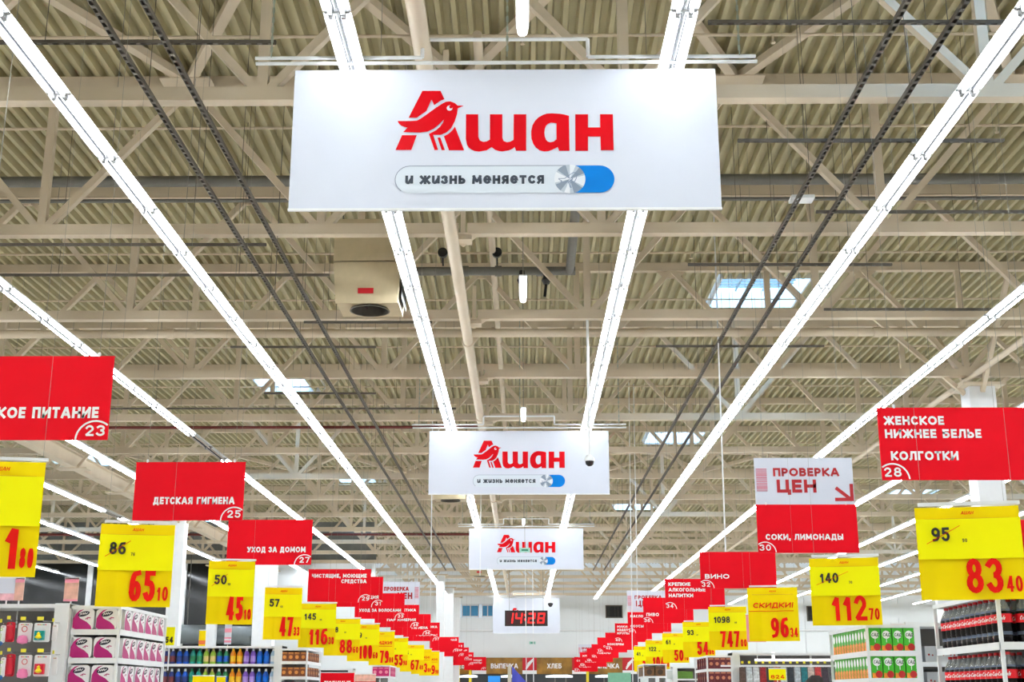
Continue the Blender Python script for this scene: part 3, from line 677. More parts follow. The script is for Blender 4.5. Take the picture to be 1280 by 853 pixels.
SGN = [ # x0,y0,x1,y1,Y,num,rows,label,left
 (-60,447,143,550.5,10.6,'23',[('ДЕТСКОЕ ПИТАНИЕ',.93,.26,.135,'r',.9)],'red aisle sign 23 for baby food at the left edge',True),
 (165,579,307,651,15.3,'25',[('ДЕТСКАЯ ГИГИЕНА',.92,.28,.125,'r',.74)],'red aisle sign 25 for baby hygiene',True),
 (282.5,651,391,706.5,20.4,'27',[('УХОД ЗА ДОМОМ',.93,.28,.125,'r',.69)],'red aisle sign 27 for home care',True),
 (384,712.5,464,753,28.2,'29',[('ЧИСТЯЩИЕ, МОЮЩИЕ',.93,.75,.12,'r',.87),('СРЕДСТВА',.93,.58,.12,'r',.4)],'red aisle sign 29 for cleaning and washing products',True),
 (404,722,479,759,30.5,'31',[('КАНАЛИЗАЦИЯ',.93,.27,.11,'r',.6)],'red aisle sign 31, mostly behind sign 29',True),
 (443,742.5,506,774,35.2,'33',[('УХОД ЗА ВОЛОСАМИ',.93,.28,.12,'r',.84)],'red aisle sign 33 for hair care',True),
 (468,757,524,784.6,39.7,'35',[('КОСМЕТИКА',.93,.72,.12,'r',.55),('ПАРФЮМЕРИЯ',.93,.28,.12,'r',.65)],'red aisle sign 35 for cosmetics and perfume',True),
 (488,768.5,538.5,794.5,44.9,'36',[('ГИГИЕНА',.93,.3,.12,'r',.4)],'red aisle sign for hygiene, sixth on the left',True),
 (504,779,549.7,801.8,49.8,'37',[('ТЕХНИКА',.93,.72,.12,'r',.4),('ТОВАРЫ',.93,.28,.1,'r',.6)],'red aisle sign 37, seventh on the left',True),
 (537,797,573.5,815.5,61,'39',[('ЧАЙ',.93,.75,.13,'r',.2)],'red aisle sign, eighth on the left, reading tea',True),
 (547,804,580,821,68,'41',[('КОФЕ',.93,.7,.13,'r',.24),('САХАР',.93,.4,.13,'r',.3)],'red aisle sign, ninth on the left',True),
 (555,810,586,825,75,'43',[('СЫР',.93,.7,.13,'r',.25)],'red aisle sign, tenth on the left',True),
 (561,816,592,832,80,'45',[('РЫБА',.93,.7,.13,'r',.28),('МЯСО',.93,.4,.13,'r',.28)],'red aisle sign, eleventh on the left',True),
 (580,822,607.5,838,82,'47',[('ОВОЩИ',.8,.7,.13,'r',.5),('ФРУКТЫ',.8,.5,.13,'r',.5)],'red aisle sign, farthest on the left',True),
 (1103,511,1310,600.5,12.3,'28',[('ЖЕНСКОЕ',.035,.77,.125,'l',.35),('НИЖНЕЕ БЕЛЬЕ',.035,.585,.125,'l',.56),('КОЛГОТКИ',.06,.275,.125,'l',.39)],'red aisle sign 28 for underwear and tights, nearest on the right',False),
 (948,632,1070,691.5,18.6,'30',[('СОКИ, ЛИМОНАДЫ',.08,.27,.125,'l',.77)],'red aisle sign 30 for juices and lemonades',False),
 (876,691,969,736,25.1,'32',[('ВИНО',.06,.27,.13,'l',.32)],'red aisle sign 32 for wine',False),
 (832,724.6,905,762,31,'34',[('КРЕПКИЕ',.06,.78,.12,'l',.37),('АЛКОГОЛЬНЫЕ',.06,.59,.12,'l',.62),('НАПИТКИ',.06,.4,.12,'l',.41)],'red aisle sign 34 for strong alcoholic drinks',False),
 (804.5,748,866,779.5,36.6,'36',[('ПИВО',.06,.28,.13,'l',.25)],'red aisle sign 36 for beer',False),
 (785,766,838.5,792,42.2,'38',[('МАСЛО,',.06,.76,.12,'l',.32),('СОУСЫ',.06,.28,.12,'l',.3)],'red aisle sign 38 for oil and sauces',False),
 (769,780,814.6,803,49,'40',[('МАКАР.',.06,.78,.12,'l',.36),('ИЗДЕЛИЯ',.06,.6,.12,'l',.4),('КРУПЫ',.06,.42,.12,'l',.33)],'red aisle sign 40 for pasta and grains',False),
 (757,791.6,797,813,56,'42',[('КОНСЕРВЫ',.06,.28,.12,'l',.5)],'red aisle sign 42 for tinned food, sixth on the right',False),
 (747,797.6,783.6,816,61.5,'44',[('СНЕКИ',.2,.35,.12,'l',.4)],'red aisle sign 44, seventh on the right',False),
 (739.6,806,773,823,67,'46',[('ТОВАРЫ',.2,.3,.12,'l',.5)],'red aisle sign 46, eighth on the right',False),
 (733.5,811,766,828,71,'48',[('СЛАДОСТИ',.2,.4,.12,'l',.5)],'red aisle sign 48, ninth on the right',False),
 (725,816,758,834,76,'50',[('ХЛОПЬЯ',.1,.7,.12,'l',.5),('МУКА',.2,.3,.12,'l',.4)],'red aisle sign 50, tenth on the right',False),
 (718,822,747,840,80,'52',[('СОЛЬ',.1,.7,.12,'l',.4),('СПЕЦИИ',.2,.3,.12,'l',.5)],'red aisle sign 52, farthest on the right',False),
]
for s in SGN: red_sign(*s)
# white price-check boards above some of the signs
def check_sign(x0, y0, x1, y1, Y, lb, mirror=False, name='price_check_sign'):
    a = at(x0, y1, Y); b = at(x1, y0, Y); w, h = b.x-a.x, b.z-a.z
    t = thing(name, lb, 'sign', ((a.x+b.x)/2, Y, a.z))
    MB().box(-w/2, w/2, 0, .012, 0, h).obj('board', M_BANNER, t)
    tx = MB(); text(tx, 'ПРОВЕРКА', (-.31 if not mirror else -.47)*w, .6*h, .18*h, .25, .8, .14, fit=.67*w); text(tx, 'ЦЕН', (-.28 if not mirror else -.1)*w, .25*h, .28*h, .25, .8, .14, fit=.4*w)
    if not mirror: stroke(tx, [(.33*w, .33*h), (.46*w, .11*h)], .035*w); stroke(tx, [(.32*w, .105*h), (.475*w, .105*h), (.475*w, .4*h)], .035*w)
    shift(tx, -.004).obj('lettering', mat('crimson lettering', (176, 14, 28), .5, vary=0), t)
    bc_ = MB(); rr = random.Random(3); z = .28*h; x = -.485*w if not mirror else .36*w
    while z < .78*h:
        dz = rr.choice((.008, .014, .022))*h; bc_.add([(x, -.004, z), (x+.11*w, -.004, z), (x+.11*w, -.004, z+dz), (x, -.004, z+dz)], [(0,1,2,3)]); z += dz + rr.choice((.01, .018))*h
    bc_.obj('barcode', mat('pink barcode print', (216, 120, 140), .5, vary=0), t)
    wires(t, (-w*.4, w*.4), h, ZC-a.z)
check_sign(945, 572.5, 1064.5, 631, 18.6, 'large white and red price check sign above aisle sign 30')
check_sign(784, 739, 834, 765, 42.4, 'white price check sign half hidden behind aisle sign 34')
check_sign(478, 727.5, 525, 756.5, 40, 'white price check sign behind the left red signs', True)
check_sign(723, 806, 745, 822, 79.5, 'tiny far white price check sign at the right red signs')
# red and white column sign at the right edge
a = at(1262, 742, 15); b = at(1300, 650, 15); t = thing('column_sign', 'red and white price check panel at the right edge, behind the soda tag', 'sign', ((a.x+b.x)/2, 15, a.z)); w_, h2 = b.x-a.x, b.z-a.z
MB().box(-w_/2, w_/2, 0, .02, 0, h2).obj('board', M_RED, t)
tx = MB(); text(tx, 'ПРОВЕРКА', -w_*.45, h2*.33, h2*.07, .2, .8, fit=w_*.9); text(tx, 'ЦЕН', -w_*.45, h2*.14, h2*.15, .2, .8); shift(tx, -.004).obj('lettering', M_TXTW, t)
MB().box(-w_/2, w_/2, -.003, 0, 0, h2*.1).obj('pink_strip', mat('pink print', (238, 150, 170), .5), t); wires(t, (-w_*.4, w_*.4), h2, ZC-a.z)

# ---------------------------------------------------------------- yellow price tags
def price_tag(x0, y0, x1, y1, Y, old, big, small, lb, left, yaw=None, sale=False, fold=True):
    a = at(x0, y1, Y); b = at(x1, y0, Y); w, h = (b.x-a.x), b.z-a.z
    yaw = (math.radians(11) if left else math.radians(-11)) if yaw is None else yaw
    w = w/math.cos(yaw); t = thing('price_tag', lb, 'price tag', ((a.x+b.x)/2, Y, a.z), yaw)
    # lightly curved amber board
    def sheet(xa, xb, za, zb, y, m, name, curve=.02, n=10, th=.004):
        q = MB(); vs = []
        for i in range(n+1):
            u = i/n; x = xa + (xb-xa)*u; yy = y + curve*math.sin(u*math.pi)
            vs += [(x, yy, za + (0 if name != 'board' else .035*h*abs(u-.5)*2*(.3 if u < .5 else .9))), (x, yy - (.012 if name == 'board' else 0), zb), (x, yy+th, za), (x, yy+th, zb)]
        fs = []
        for i in range(n):
            c = 4*i; fs += [(c, c+4, c+5, c+1), (c+2, c+3, c+7, c+6), (c+1, c+5, c+7, c+3), (c, c+2, c+6, c+4)]
        q.add(vs, fs); q.obj(name, m, t, smooth=True)
    sheet(-w/2, w/2, 0, h, 0, M_AMBER, 'board')
    if not sale: sheet(-w/2, w/2, h*.435, h*.87, -.028, M_CARD, 'upper_card', .018)
    hl = MB(); hl.box(-w/2, w/2, -.005, .0, h*.868, h*.876); hl.obj('fold_line', mat('fold line', (224, 170, 0), .5, vary=0), t)
    tx = MB(); text(tx, 'Ашан'.upper(), 0, h*.915, h*.035, .18, .9, .1, 'c', .25); shift(tx, -.016).obj('header_print', M_PRICE, t)
    tx = MB()
    bw = w*{1: .16, 2: .35, 3: .5 if Y != 30 else .4, 4: .5}[len(big)]
    tx = MB(); text(tx, small, .465*w, .075*h, .17*h, .15, .62, .16, 'r', fit=.15*w); shift(tx, -.014).obj('small_figures', M_PRICE, t)
    tx = MB(); text(tx, big, .29*w, .065*h, .37*h, .165, .62, .12, 'r', fit=bw)
    shift(tx, -.014).obj('price_figures', M_PRICE, t)
    if sale:
        tx = MB(); text(tx, 'СКИДКИ!', -.4*w, .62*h, .1*h, .2, .9, .14, 'l', .15, fit=.8*w); stroke(tx, [(-.48*w, .56*h), (.4*w, .56*h)], .012*h); shift(tx, -.012).obj('sale_lettering', M_PRICE, t)
    elif old:
        tx = MB(); text(tx, old[0], -.36*w, .625*h, .15*h, .185, .95, .12, 'l'); L = .125*w*len(old[0])
        text(tx, old[1], -.36*w+L+.04*w, .61*h, .04*h, .18, .9, .16, 'l'); shift(tx, -.034).obj('old_price', M_INK, t)
        if Y < 18:
            s = MB(); stroke(s, [(-.41*w, .6*h), (-.36*w+L*1.1, .79*h)], .006*h); shift(s, -.036).obj('strike_line', M_PRICE, t)
    # arm and wires
    MB().box(-w*.46, w*.52, .0, .03, h+.012, h+.035).obj('arm', M_WHITE, t)
    MB().bar((w*.5, .02, h+.02), (w*.1, .28, h+.02), .018).obj('arm_brace', M_WHITE, t)
    for xx in (-w*.42, w*.46): MB().bar((xx, .01, h+.03), (xx, .01, ZC-a.z), .002).obj('hanger_wire', M_WIRE, t)
    return t
TAGS = [
 (-64,577,54,721,9.4,None,'1','80','yellow price tag ending in 80 at the left edge, first in the left row',True,False),
 (121,656,217,759,11.5,('86','76'),'65','10','yellow price tag reading 65 10 above the paper packs, second in the left row',True,False),
 (258,702,318,781,17.6,('50','10'),'45','10','yellow price tag reading 45 10 above the detergents, third in the left row',True,False),
 (329,735,377.5,800,21.6,('57','03'),'47','33','yellow price tag reading 47 33, fourth in the left row',True,False),
 (373,755,420,810,25,('145','30'),'116','30','yellow price tag reading 116 30, fifth in the left row',True,False),
 (405,774,450,820,27.5,('118','00'),'88','60','yellow price tag reading 88 60, sixth in the left row',True,False),
 (434,781,474,827,30,('129','90'),'100','60','yellow price tag reading 100 60, seventh in the left row',True,False),
 (461,790,493,832,34,None,'79','00','yellow sale tag reading 79 00, eighth in the left row',True,True),
 (480,798,510,835,38,('61','20'),'55','90','yellow price tag reading 55 90, ninth in the left row',True,False),
 (500,806.5,530,840,42,('76','50'),'67','40','yellow price tag reading 67 40, tenth in the left row',True,False),
 (514,812,539.5,843,46,None,'3','00','yellow sale tag reading 3 00, eleventh in the left row',True,True),
 (524,815,549,845,51,None,'19','90','yellow sale tag reading 19, twelfth in the left row',True,True),
 (1156,634,1268,750,8.45,('95','90'),'83','40','yellow price tag reading 83 40 above the soda bottles, first in the right row',False,False),
 (1018,698,1095,782,11.8,('140','70'),'112','70','yellow price tag reading 112 70 above the juice cartons, second in the right row',False,False),
 (938,735,995,802,18.5,None,'96','34','yellow sale tag reading 96 34, third in the right row',False,True),
 (888,759,932,813,22.3,('1098','00'),'747','00','yellow price tag reading 747 00, fourth in the right row',False,False),
 (855,778,892,822,29,('93','00'),'54','06','yellow price tag reading 54 06, fifth in the right row',False,False),
 (829,792,860,829,35,('61','00'),'50','70','yellow price tag reading 50 70, sixth in the right row',False,False),
 (808,801,836,837,40,('122','00'),'104','50','yellow price tag reading 104, seventh in the right row',False,False),
 (793,808.5,816,840,46,('41','00'),'32','40','yellow price tag reading 32, eighth in the right row',False,False),
]
for x0,y0,x1,y1,Y,old,big,small,lb,left,sale in TAGS: price_tag(x0,y0,x1,y1,Y,old,big,small,lb,left,sale=sale)

# ---------------------------------------------------------------- shelving
def shelf_frame(name, lb, x0, x1, y0, y1, top, levels, side, loc_cat='shelf unit'):
    """end unit open to the aisle and to the viewer; side=+1: aisle lies towards +x"""
    t = thing(name, lb, loc_cat, (x0, y0, 0)); w, d = x1-x0, y1-y0
    ax = w if side > 0 else 0           # aisle edge
    bx = 0 if side > 0 else w           # inner edge
    MB().box(min(bx, bx+side*.03), max(bx, bx+side*.03), 0, d, 0, top).obj('inner_panel', M_WHITE, t)
    MB().box(w/2-.02, w/2+.02, .2, d, 0, top-.03).obj('back_panel', mat('grey shelf back', (120, 118, 116), .6), t)
    for z in levels:
        MB().box(0, w, 0, d, z-.02, z).obj('shelf_board', M_WHITE, t)
        MB().box(0, w, -.012, 0, z-.045, z+.004).obj('front_lip', M_WHITE, t)
        a, b = (w, w+.012) if side > 0 else (-.012, 0)
        MB().box(a, b, -.012, d, z-.045, z+.004).obj('aisle_lip', M_WHITE, t)
    MB().box(-.01, w+.01, -.012, d+.01, top-.03, top).obj('top_board', M_WHITE, t)
    e = ax
    for yy in (0.0, d-.02): MB().box(e-.012, e+.012, yy, yy+.02, 0, top-.03).obj('corner_post', M_WHITE, t)
    MB().box(0, w, 0, d, 0, .12).obj('plinth', mat('dark plinth', (70, 70, 72), .5), t)
    return t

# --- left end unit: paper packs
XL, XR = -3.66, 3.12
L1 = [2.225, 1.975, 1.73, 1.3, .8, .35]
shelf_frame('end_shelf', 'white end shelf stacked with magenta and white paper packs', XL-.43, XL, 11.8, 13.35, 2.44, L1, 1)
magenta = mat('magenta print', (176, 10, 110), .4); wrap = mat('white plastic wrap', (240, 238, 240), .3, vary=.03)
def rbox(w, d, h, r=.02, n=3):
    m = MB(); pts = []
    for cx, cz, a0 in ((w-r, h-r, 0), (r, h-r, 90), (r, r, 180), (w-r, r, 270)):
        for i in range(n+1):
            a = math.radians(a0 + 90*i/n); pts.append((cx+r*math.cos(a), cz+r*math.sin(a)))
    k = len(pts); m.add([(x, 0, z) for x, z in pts] + [(x, d, z) for x, z in pts], [tuple(range(k-1,-1,-1))[::-1], tuple(range(2*k-1, k-1, -1))] + [(i, i+k, (i+1)%k+k, (i+1)%k) for i in range(k)])
    return m
pack_me = rbox(.195, .125, .185, .03, 4).mesh('wrapping', wrap, True)
sw = poly(MB(), [[(.004,.02),(.006,.1),(.03,.145),(.06,.172),(.1,.182),(.06,.155),(.05,.125),(.07,.1),(.13,.07),(.17,.035),(.18,.004),(.03,.004)]]); sw_me = shift(sw, -.001).mesh('swoosh_print', magenta)
lo = poly(MB(), [[(.1+.05*math.cos(a)*1.05, .14+.022*math.sin(a)+.012*math.cos(a)) for a in [2*math.pi*i/20 for i in range(20)]]]); lo_me = shift(lo, -.002).mesh('oval_logo', mat('navy print', (24, 26, 50), .4))
sq = MB(); stroke(sq, [(.065,.128),(.075,.148),(.082,.132),(.095,.15),(.1,.134),(.112,.153),(.118,.138),(.135,.152)], .005); sq_me = shift(sq, -.003).mesh('logo_script', M_TXTW)
fl = MB(); stroke(fl, [(.12,.095),(.14,.108),(.16,.105)], .008); stroke(fl, [(.135,.09),(.14,.1)], .005); fl_me = shift(fl, -.002).mesh('flower_print', magenta)
def pack(x, y, z, rz, lb):
    t = thing('paper_pack', lb, 'paper pack', (x, y, z), rz, 'paper packs on the left end shelf')
    for me in (pack_me, sw_me, lo_me, sq_me, fl_me): link(me.name.split('.')[0], me, t)
for r, z in enumerate(L1[:3]):
    rn = ('top', 'middle', 'lowest visible')[r]
    for i in range(2): pack(XL-.425+i*.212, 11.8, z, 0, 'magenta and white paper pack facing forward, %s row, %s one' % (rn, ('left', 'right')[i]))
    for i in range(6): pack(XL-.002, 11.97+i*.224, z, math.pi/2 + (random.random()-.5)*.1, 'paper pack facing the aisle, %s row, %s from the shelf corner' % (rn, ORD[i]))

# --- right end unit: soda bottles
LC = [1.985, 1.63, 1.27, .85, .4]
shelf_frame('end_shelf', 'white end shelf filled with dark soda bottles at the right edge', XR, XR+.5, 8.6, 9.95, 2.315, LC, -1)
cola = mat('dark cola', (14, 7, 7), .2, vary=0, spec=.2); clear = mat('clear plastic bottle', (214, 220, 220), .08, vary=0)
clear.node_tree.nodes['Principled BSDF'].inputs['Transmission Weight'].default_value = .7
capr = mat('red cap', (200, 12, 24), .35, vary=0); labr = mat('red bottle label', (224, 14, 30), .35, vary=0); band = mat('bluish bottle ridge', (84, 96, 116), .2, vary=.2, scale=60)
bprof = [(.0,0),(.035,0),(.047,.012),(.0485,.05),(.045,.06),(.045,.085),(.0485,.095),(.0485,.225),(.046,.235),(.042,.25),(.028,.285),(.016,.31),(.014,.33)]
bott = MB().lathe(bprof, 14, mats=[0,0,0,0,1,0,0,0,1,2,2,2]).mesh('bottle_body', [cola, band, clear], True)
labm = MB().lathe([(.0492,.15),(.0492,.215)], 14).mesh('bottle_label', labr, True)
cap = MB().lathe([(.0165,.322),(.0165,.343),(0,.345)], 12).mesh('bottle_cap', capr, True)
tx = MB(); text(tx, 'Coca-Cola', 0, .168, .032, .15, .75, .1, 'c', .3, fit=.085)
tx.v = [(.0505*math.sin(v[0]/.0505), -.0505*math.cos(v[0]/.0505), v[2]) for v in tx.v]; scr = tx.mesh('label_script', M_TXTW)
def bottle(x, y, z, rz, lb):
    t = thing('soda_bottle', lb, 'bottle', (x, y, z), rz, 'soda bottles on the right end shelf')
    t.scale = (1, 1, .87)
    for me in (bott, labm, cap, scr): link(me.name.split('.')[0], me, t)
for r, z in enumerate(LC[:2]):
    rn = ('upper', 'lower')[r]
    for i in range(12): bottle(XR+.052, 8.66+i*.107, z, -math.pi/2 + .35 + random.uniform(-.12, .12), 'dark soda bottle facing the aisle, %s row, %s from the shelf corner' % (rn, ORD[i]))
    for i in range(2): bottle(XR+.175+i*.112, 8.66, z, random.uniform(-.2, .2), 'dark soda bottle facing forward, %s row, %s from the corner post' % (rn, ORD[i]))
    for i in range(4): bottle(XR+.17, 8.78+i*.11, z, 0, 'dark soda bottle in second rank, %s row, %s behind the front ones' % (rn, ORD[i]))

# --- right second end unit: juice cartons
LJ = [2.04, 1.80, 1.56, 1.0, .45]
shelf_frame('end_shelf', 'white end shelf with green juice cartons left of the soda bottles', XR, XR+.45, 11.95, 13.4, 2.275, LJ, -1)
grn = mat('bright green carton', (62, 176, 36), .4); grnd = mat('dark green carton side', (44, 120, 40), .4); applr = mat('red apple print', (186, 30, 28), .4); oran = mat('orange fruit print', (236, 138, 40), .4, vary=.3, scale=40)
car = MB(); car.box(0, .095, 0, .06, 0, .204, 0).box(.0, .095, .0, .06, .204, .21, 1); car_me = car.mesh('carton_body', [grn, grnd])
disc = poly(MB(), [rnd(.0475, .145, .036, 20)]); st = MB(); stroke(st, [(.0475, .115), (.0475, .08)], .006); disc.add(st.v, st.f); disc_me = shift(disc, -.001).mesh('round_logo', M_TXTW)
tx = MB(); text(tx, 'САД', .0475, .131, .028, .18, .8, .1, 'c', .2); cs_me = shift(tx, -.002).mesh('logo_script', mat('green script', (30, 70, 40), .5, vary=0))
ap = poly(MB(), [rnd(.062, .036, .032, 16)]); ap2 = MB(); poly(ap2, [[(.002,.002),(.05,.002),(.045,.045),(.002,.05)]]); ap_me = shift(ap, -.001).mesh('apple_print', applr); ap2_me = shift(ap2, -.0008).mesh('fruit_print', oran)
orr = MB(); poly(orr, [[(.002,.002),(.093,.002),(.093,.075),(.05,.09),(.002,.07)]]); or_me = shift(orr, -.001).mesh('fruit_print', oran)
def carton(x, y, z, rz, lb, kind):
    t = thing('juice_carton', lb, 'juice carton', (x, y, z), rz, 'juice cartons on the right end shelf')
    for me in ((car_me, disc_me, cs_me, ap_me, ap2_me) if kind == 0 else (car_me, disc_me, or_me)): link(me.name.split('.')[0], me, t)
for r, z in enumerate(LJ[:3]):
    rn = ('upper', 'middle', 'lower')[r]
    for i in range(4): carton(XR+.02+i*.103, 11.95, z, 0, 'green apple juice carton facing forward, %s row, %s from the left' % (rn, ORD[i]), 0)
    for i in range(12): carton(XR+.01, 11.95+.07+i*.11+.1, z, -math.pi/2, 'green juice carton facing the aisle, %s row, %s from the corner' % (rn, ORD[i]), 1)

# --- third units
def block_unit(x0, x1, y0, y1, top, levels, side, name_lb, prod, plab, pcol, pcol2, n_front, n_side, pw, ph, rows):
    shelf_frame('end_shelf', name_lb, x0, x1, y0, y1, top, levels, side)
    m1 = mat(prod + ' carton', pcol, .5); m2 = mat(prod + ' print', pcol2, .5)
    body = MB().box(0, pw, 0, .1, 0, ph).mesh('carton_body', m1); pr = MB(); poly(pr, [rnd(pw*.5, ph*.45, min(pw, ph)*.3, 12)]); pr.add([(pw*.1,0,ph*.82),(pw*.9,0,ph*.82),(pw*.9,0,ph*.93),(pw*.1,0,ph*.93)], [(0,1,2,3)]); prm = shift(pr, -.001).mesh('carton_print', m2)
    ax = x1 if side > 0 else x0
    for r in range(rows):
        z = levels[r]; rn = ('top', 'second', 'third')[r]
        for i in range(n_front):
            x = x0+.02+i*(x1-x0-.03)/n_front
            t = thing('box_pack', '%s facing forward, %s row, %s from the left' % (plab, rn, ORD[i]), 'box', (x, y0+.01, z), 0, plab+' rows'); link('carton_body', body, t); link('carton_print', prm, t)
        for i in range(n_side):
            yy = y0+.14+i*((y1-y0-.2)/n_side)
            t = thing('box_pack', '%s facing the aisle, %s row, %s from corner' % (plab, rn, ORD[i]), 'box', (ax-.005*side, yy + (0 if side > 0 else pw), z), math.pi/2*side, plab+' rows'); link('carton_body', body, t); link('carton_print', prm, t)
block_unit(XL-.45, XL, 22.2, 23.7, 2.42, [2.21, 1.96, 1.71, 1.2, .6], 1, 'white end shelf with brown packs right of the detergents', 'brown', 'brown and orange box pack', (122, 62, 30), (214, 138, 60), 4, 7, .1, .155, 2)
block_unit(XR, XR+.43, 22.5, 24.1, 2.31, [2.09, 1.86, 1.62, 1.1, .6], -1, 'white end shelf with maroon boxes below the 747 tag', 'maroon', 'maroon chocolate box', (104, 34, 44), (206, 130, 96), 4, 5, .098, .19, 2)
block_unit(XL-.5, XL, 36, 37.8, 2.45, [2.16, 1.85, 1.3, .7], 1, 'white end shelf with pink packs at the bottom left of centre', 'pink', 'pink snack box', (206, 24, 110), (240, 170, 60), 3, 6, .15, .25, 1)
block_unit(XR, XR+.6, 34.5, 36.2, 2.45, [2.14, 1.8, 1.3, .7], -1, 'dark end shelf with brown crates under the 104 tag', 'crate', 'brown crate box', (110, 74, 40), (60, 40, 26), 2, 4, .26, .24, 1)

# --- long shelf runs facing the viewer
M_BACK = mat('grey perforated back', (112, 108, 106), .6)
def run(lb, x0, x1, Y, top, levels, post='right', depth=.45):
    t = thing('shelf_run', lb, 'shelf unit', (x0, Y, 0)); w = x1-x0
    MB().box(0, w, depth, depth+.03, 0, top-.02).obj('back_panel', M_BACK, t)
    MB().box(0, w, -.01, depth+.03, top-.035, top).obj('top_board', M_WHITE, t)
    for z in levels:
        MB().box(0, w, .02, depth, z-.02, z).obj('shelf_board', M_WHITE, t); MB().box(0, w, .0, .02, z-.04, z+.003).obj('price_rail', M_WHITE, t)
    for x in ((w-.13, w) if post == 'right' else (0, .13)), : MB().box(x[0], x[1], -.02, depth+.03, 0, top+.005).obj('end_post', M_WHITE, t)
    n = max(1, int(w/1.3))
    for i in range(1, n): MB().box(w*i/n-.015, w*i/n+.015, depth-.04, depth, 0, top-.03).obj('upright', M_WHITE, t)
    return t
run('grey backed shelf hung with baby products at the left edge', -6.6, XL-.44, 11.75, 2.45, [1.62, 1.2, .7, .25])
run('wide shelf of detergent bottles below the 45 tag', -8.2, XL-.46, 22.4, 2.47, [2.17, 1.83, 1.4, .9, .4])
run('shelf with small white packs between juice cartons and soda bottles', XR+.45, 7.4, 12.3, 2.31, [1.95, 1.55, 1.2, .8], 'left')
run('grey shelf hung with shopping bags at the lower right', XR+.46, 7.9, 22.7, 2.36, [1.3, .8], 'left')
run('low white shelf with green packs beside the maroon boxes', 4.1, 5.1, 36.5, 2.42, [2.1, 1.7], 'left')
run('distant white shelf below the 88 tag', -6.4, -4.4, 34, 2.32, [2.2, 1.9], 'right')
# hanging baby products
def on_card(px0, py0, px1, py1, Y, lb, cols, kind):
    a = at(px0, py1, Y); b = at(px1, py0, Y); w, h = b.x-a.x, b.z-a.z
    t = thing('toy_pack', lb, 'toy pack', (a.x, Y, a.z)); 
    rbox(w, .02, h, .015, 3).obj('backing_card', mat('card ' + cols[0], CC[cols[0]], .45), t)
    if kind == 'ring':
        q = MB(); stroke(q, rnd(w*.5, h*.68, w*.2, 20, e=False), w*.05); shift(q, -.004).obj('ring_print', mat('card crimson', CC['crimson'], .45), t)
        MB().lathe([(0, 0), (w*.36, .01), (w*.42, h*.2), (w*.3, h*.42), (0, h*.48)], 12, (w*.5, -.03, -.02)).obj('bottle_pouch', mat('card pink', CC['pink'], .4), t, smooth=True)
    elif kind == 'duck':
        MB().box(w*.12, w*.72, -.03, 0, h*.1, h*.58).obj('blister', mat('card ' + cols[1], CC[cols[1]], .3), t)
        MB().lathe([(0, 0), (w*.2, .01), (w*.22, h*.12), (w*.1, h*.22), (w*.12, h*.3), (0, h*.38)], 12, (w*.42, -.04, h*.14)).obj('rubber_toy', mat('card yellow', CC['yellow'], .35), t, smooth=True)
    elif kind == 'pouch':
        MB().lathe([(0, 0), (w*.45, .02), (w*.5, h*.3), (w*.42, h*.8), (0, h*.9)], 10, (w*.5, -.02, 0)).obj('pouch', mat('card ' + cols[1], CC[cols[1]], .35), t, smooth=True)
    elif kind == 'rattle':
        q = MB(); stroke(q, rnd(w*.5, h*.75, w*.25, 16, e=False), w*.12); stroke(q, [(w*.5, h*.5), (w*.5, h*.1)], w*.12); shift(q, -.03).obj('rattle', mat('card lime', CC['lime'], .35), t)
        MB().lathe([(0, 0), (w*.5, .02), (w*.5, h*.2), (0, h*.3)], 10, (w*.5, -.02, -.03)).obj('teether', mat('card blue', CC['blue'], .35), t, smooth=True)
    for k, c in enumerate(('crimson', 'orange', 'lime', 'blue', 'crimson')):
        MB().box(w*(.2+.12*k), w*(.28+.12*k), -.002, 0, h*.88, h*.93).obj('letter_block', mat('card ' + c, CC[c], .4), t)
    MB().bar((w*.5, -.0, h+.015), (w*.5, .42, h+.03), .006).obj('hook', M_CHROME, t)
    MB().box(w*.3, w*.7, -.06, -.055, h+.02, h+.05).obj('ticket', mat('card lemon', CC['lemon'], .4), t)
CC = {'white': (238,236,238), 'pink': (240,130,180), 'crimson': (210,30,60), 'teal': (20,150,150), 'yellow': (250,220,20), 'lime': (170,214,40), 'blue': (20,90,150), 'orange': (240,150,30), 'red': (206,22,48), 'lemon': (240,228,60)}
for (r, y0, y1) in (('upper', 779, 803), ('lower', 819, 846)):
    dy = 0 if r == 'upper' else 0
    on_card(21, y0, 40, y1, 11.6, 'white card with pink pouch and ring print, %s row' % r, ('white', 'pink'), 'ring')
    on_card(41, y0, 63, y1, 11.55, 'white card with yellow bath toy, %s row' % r, ('white', 'teal' if r == 'upper' else 'crimson'), 'duck')
    on_card(64, y0+2, 72, y1-1, 11.62, 'narrow white card beside the bath toy, %s row' % r, ('white', 'red'), 'plain')
    on_card(6, y0-1, 19, y1, 11.6, 'crimson pouch on a card, %s row, near left edge' % r, ('red', 'red'), 'pouch')
    on_card(-1, y0+3, 7, y1+1, 11.5, 'lime rattle over a blue teether at the left edge, %s row' % r, ('white', 'lime'), 'rattle')
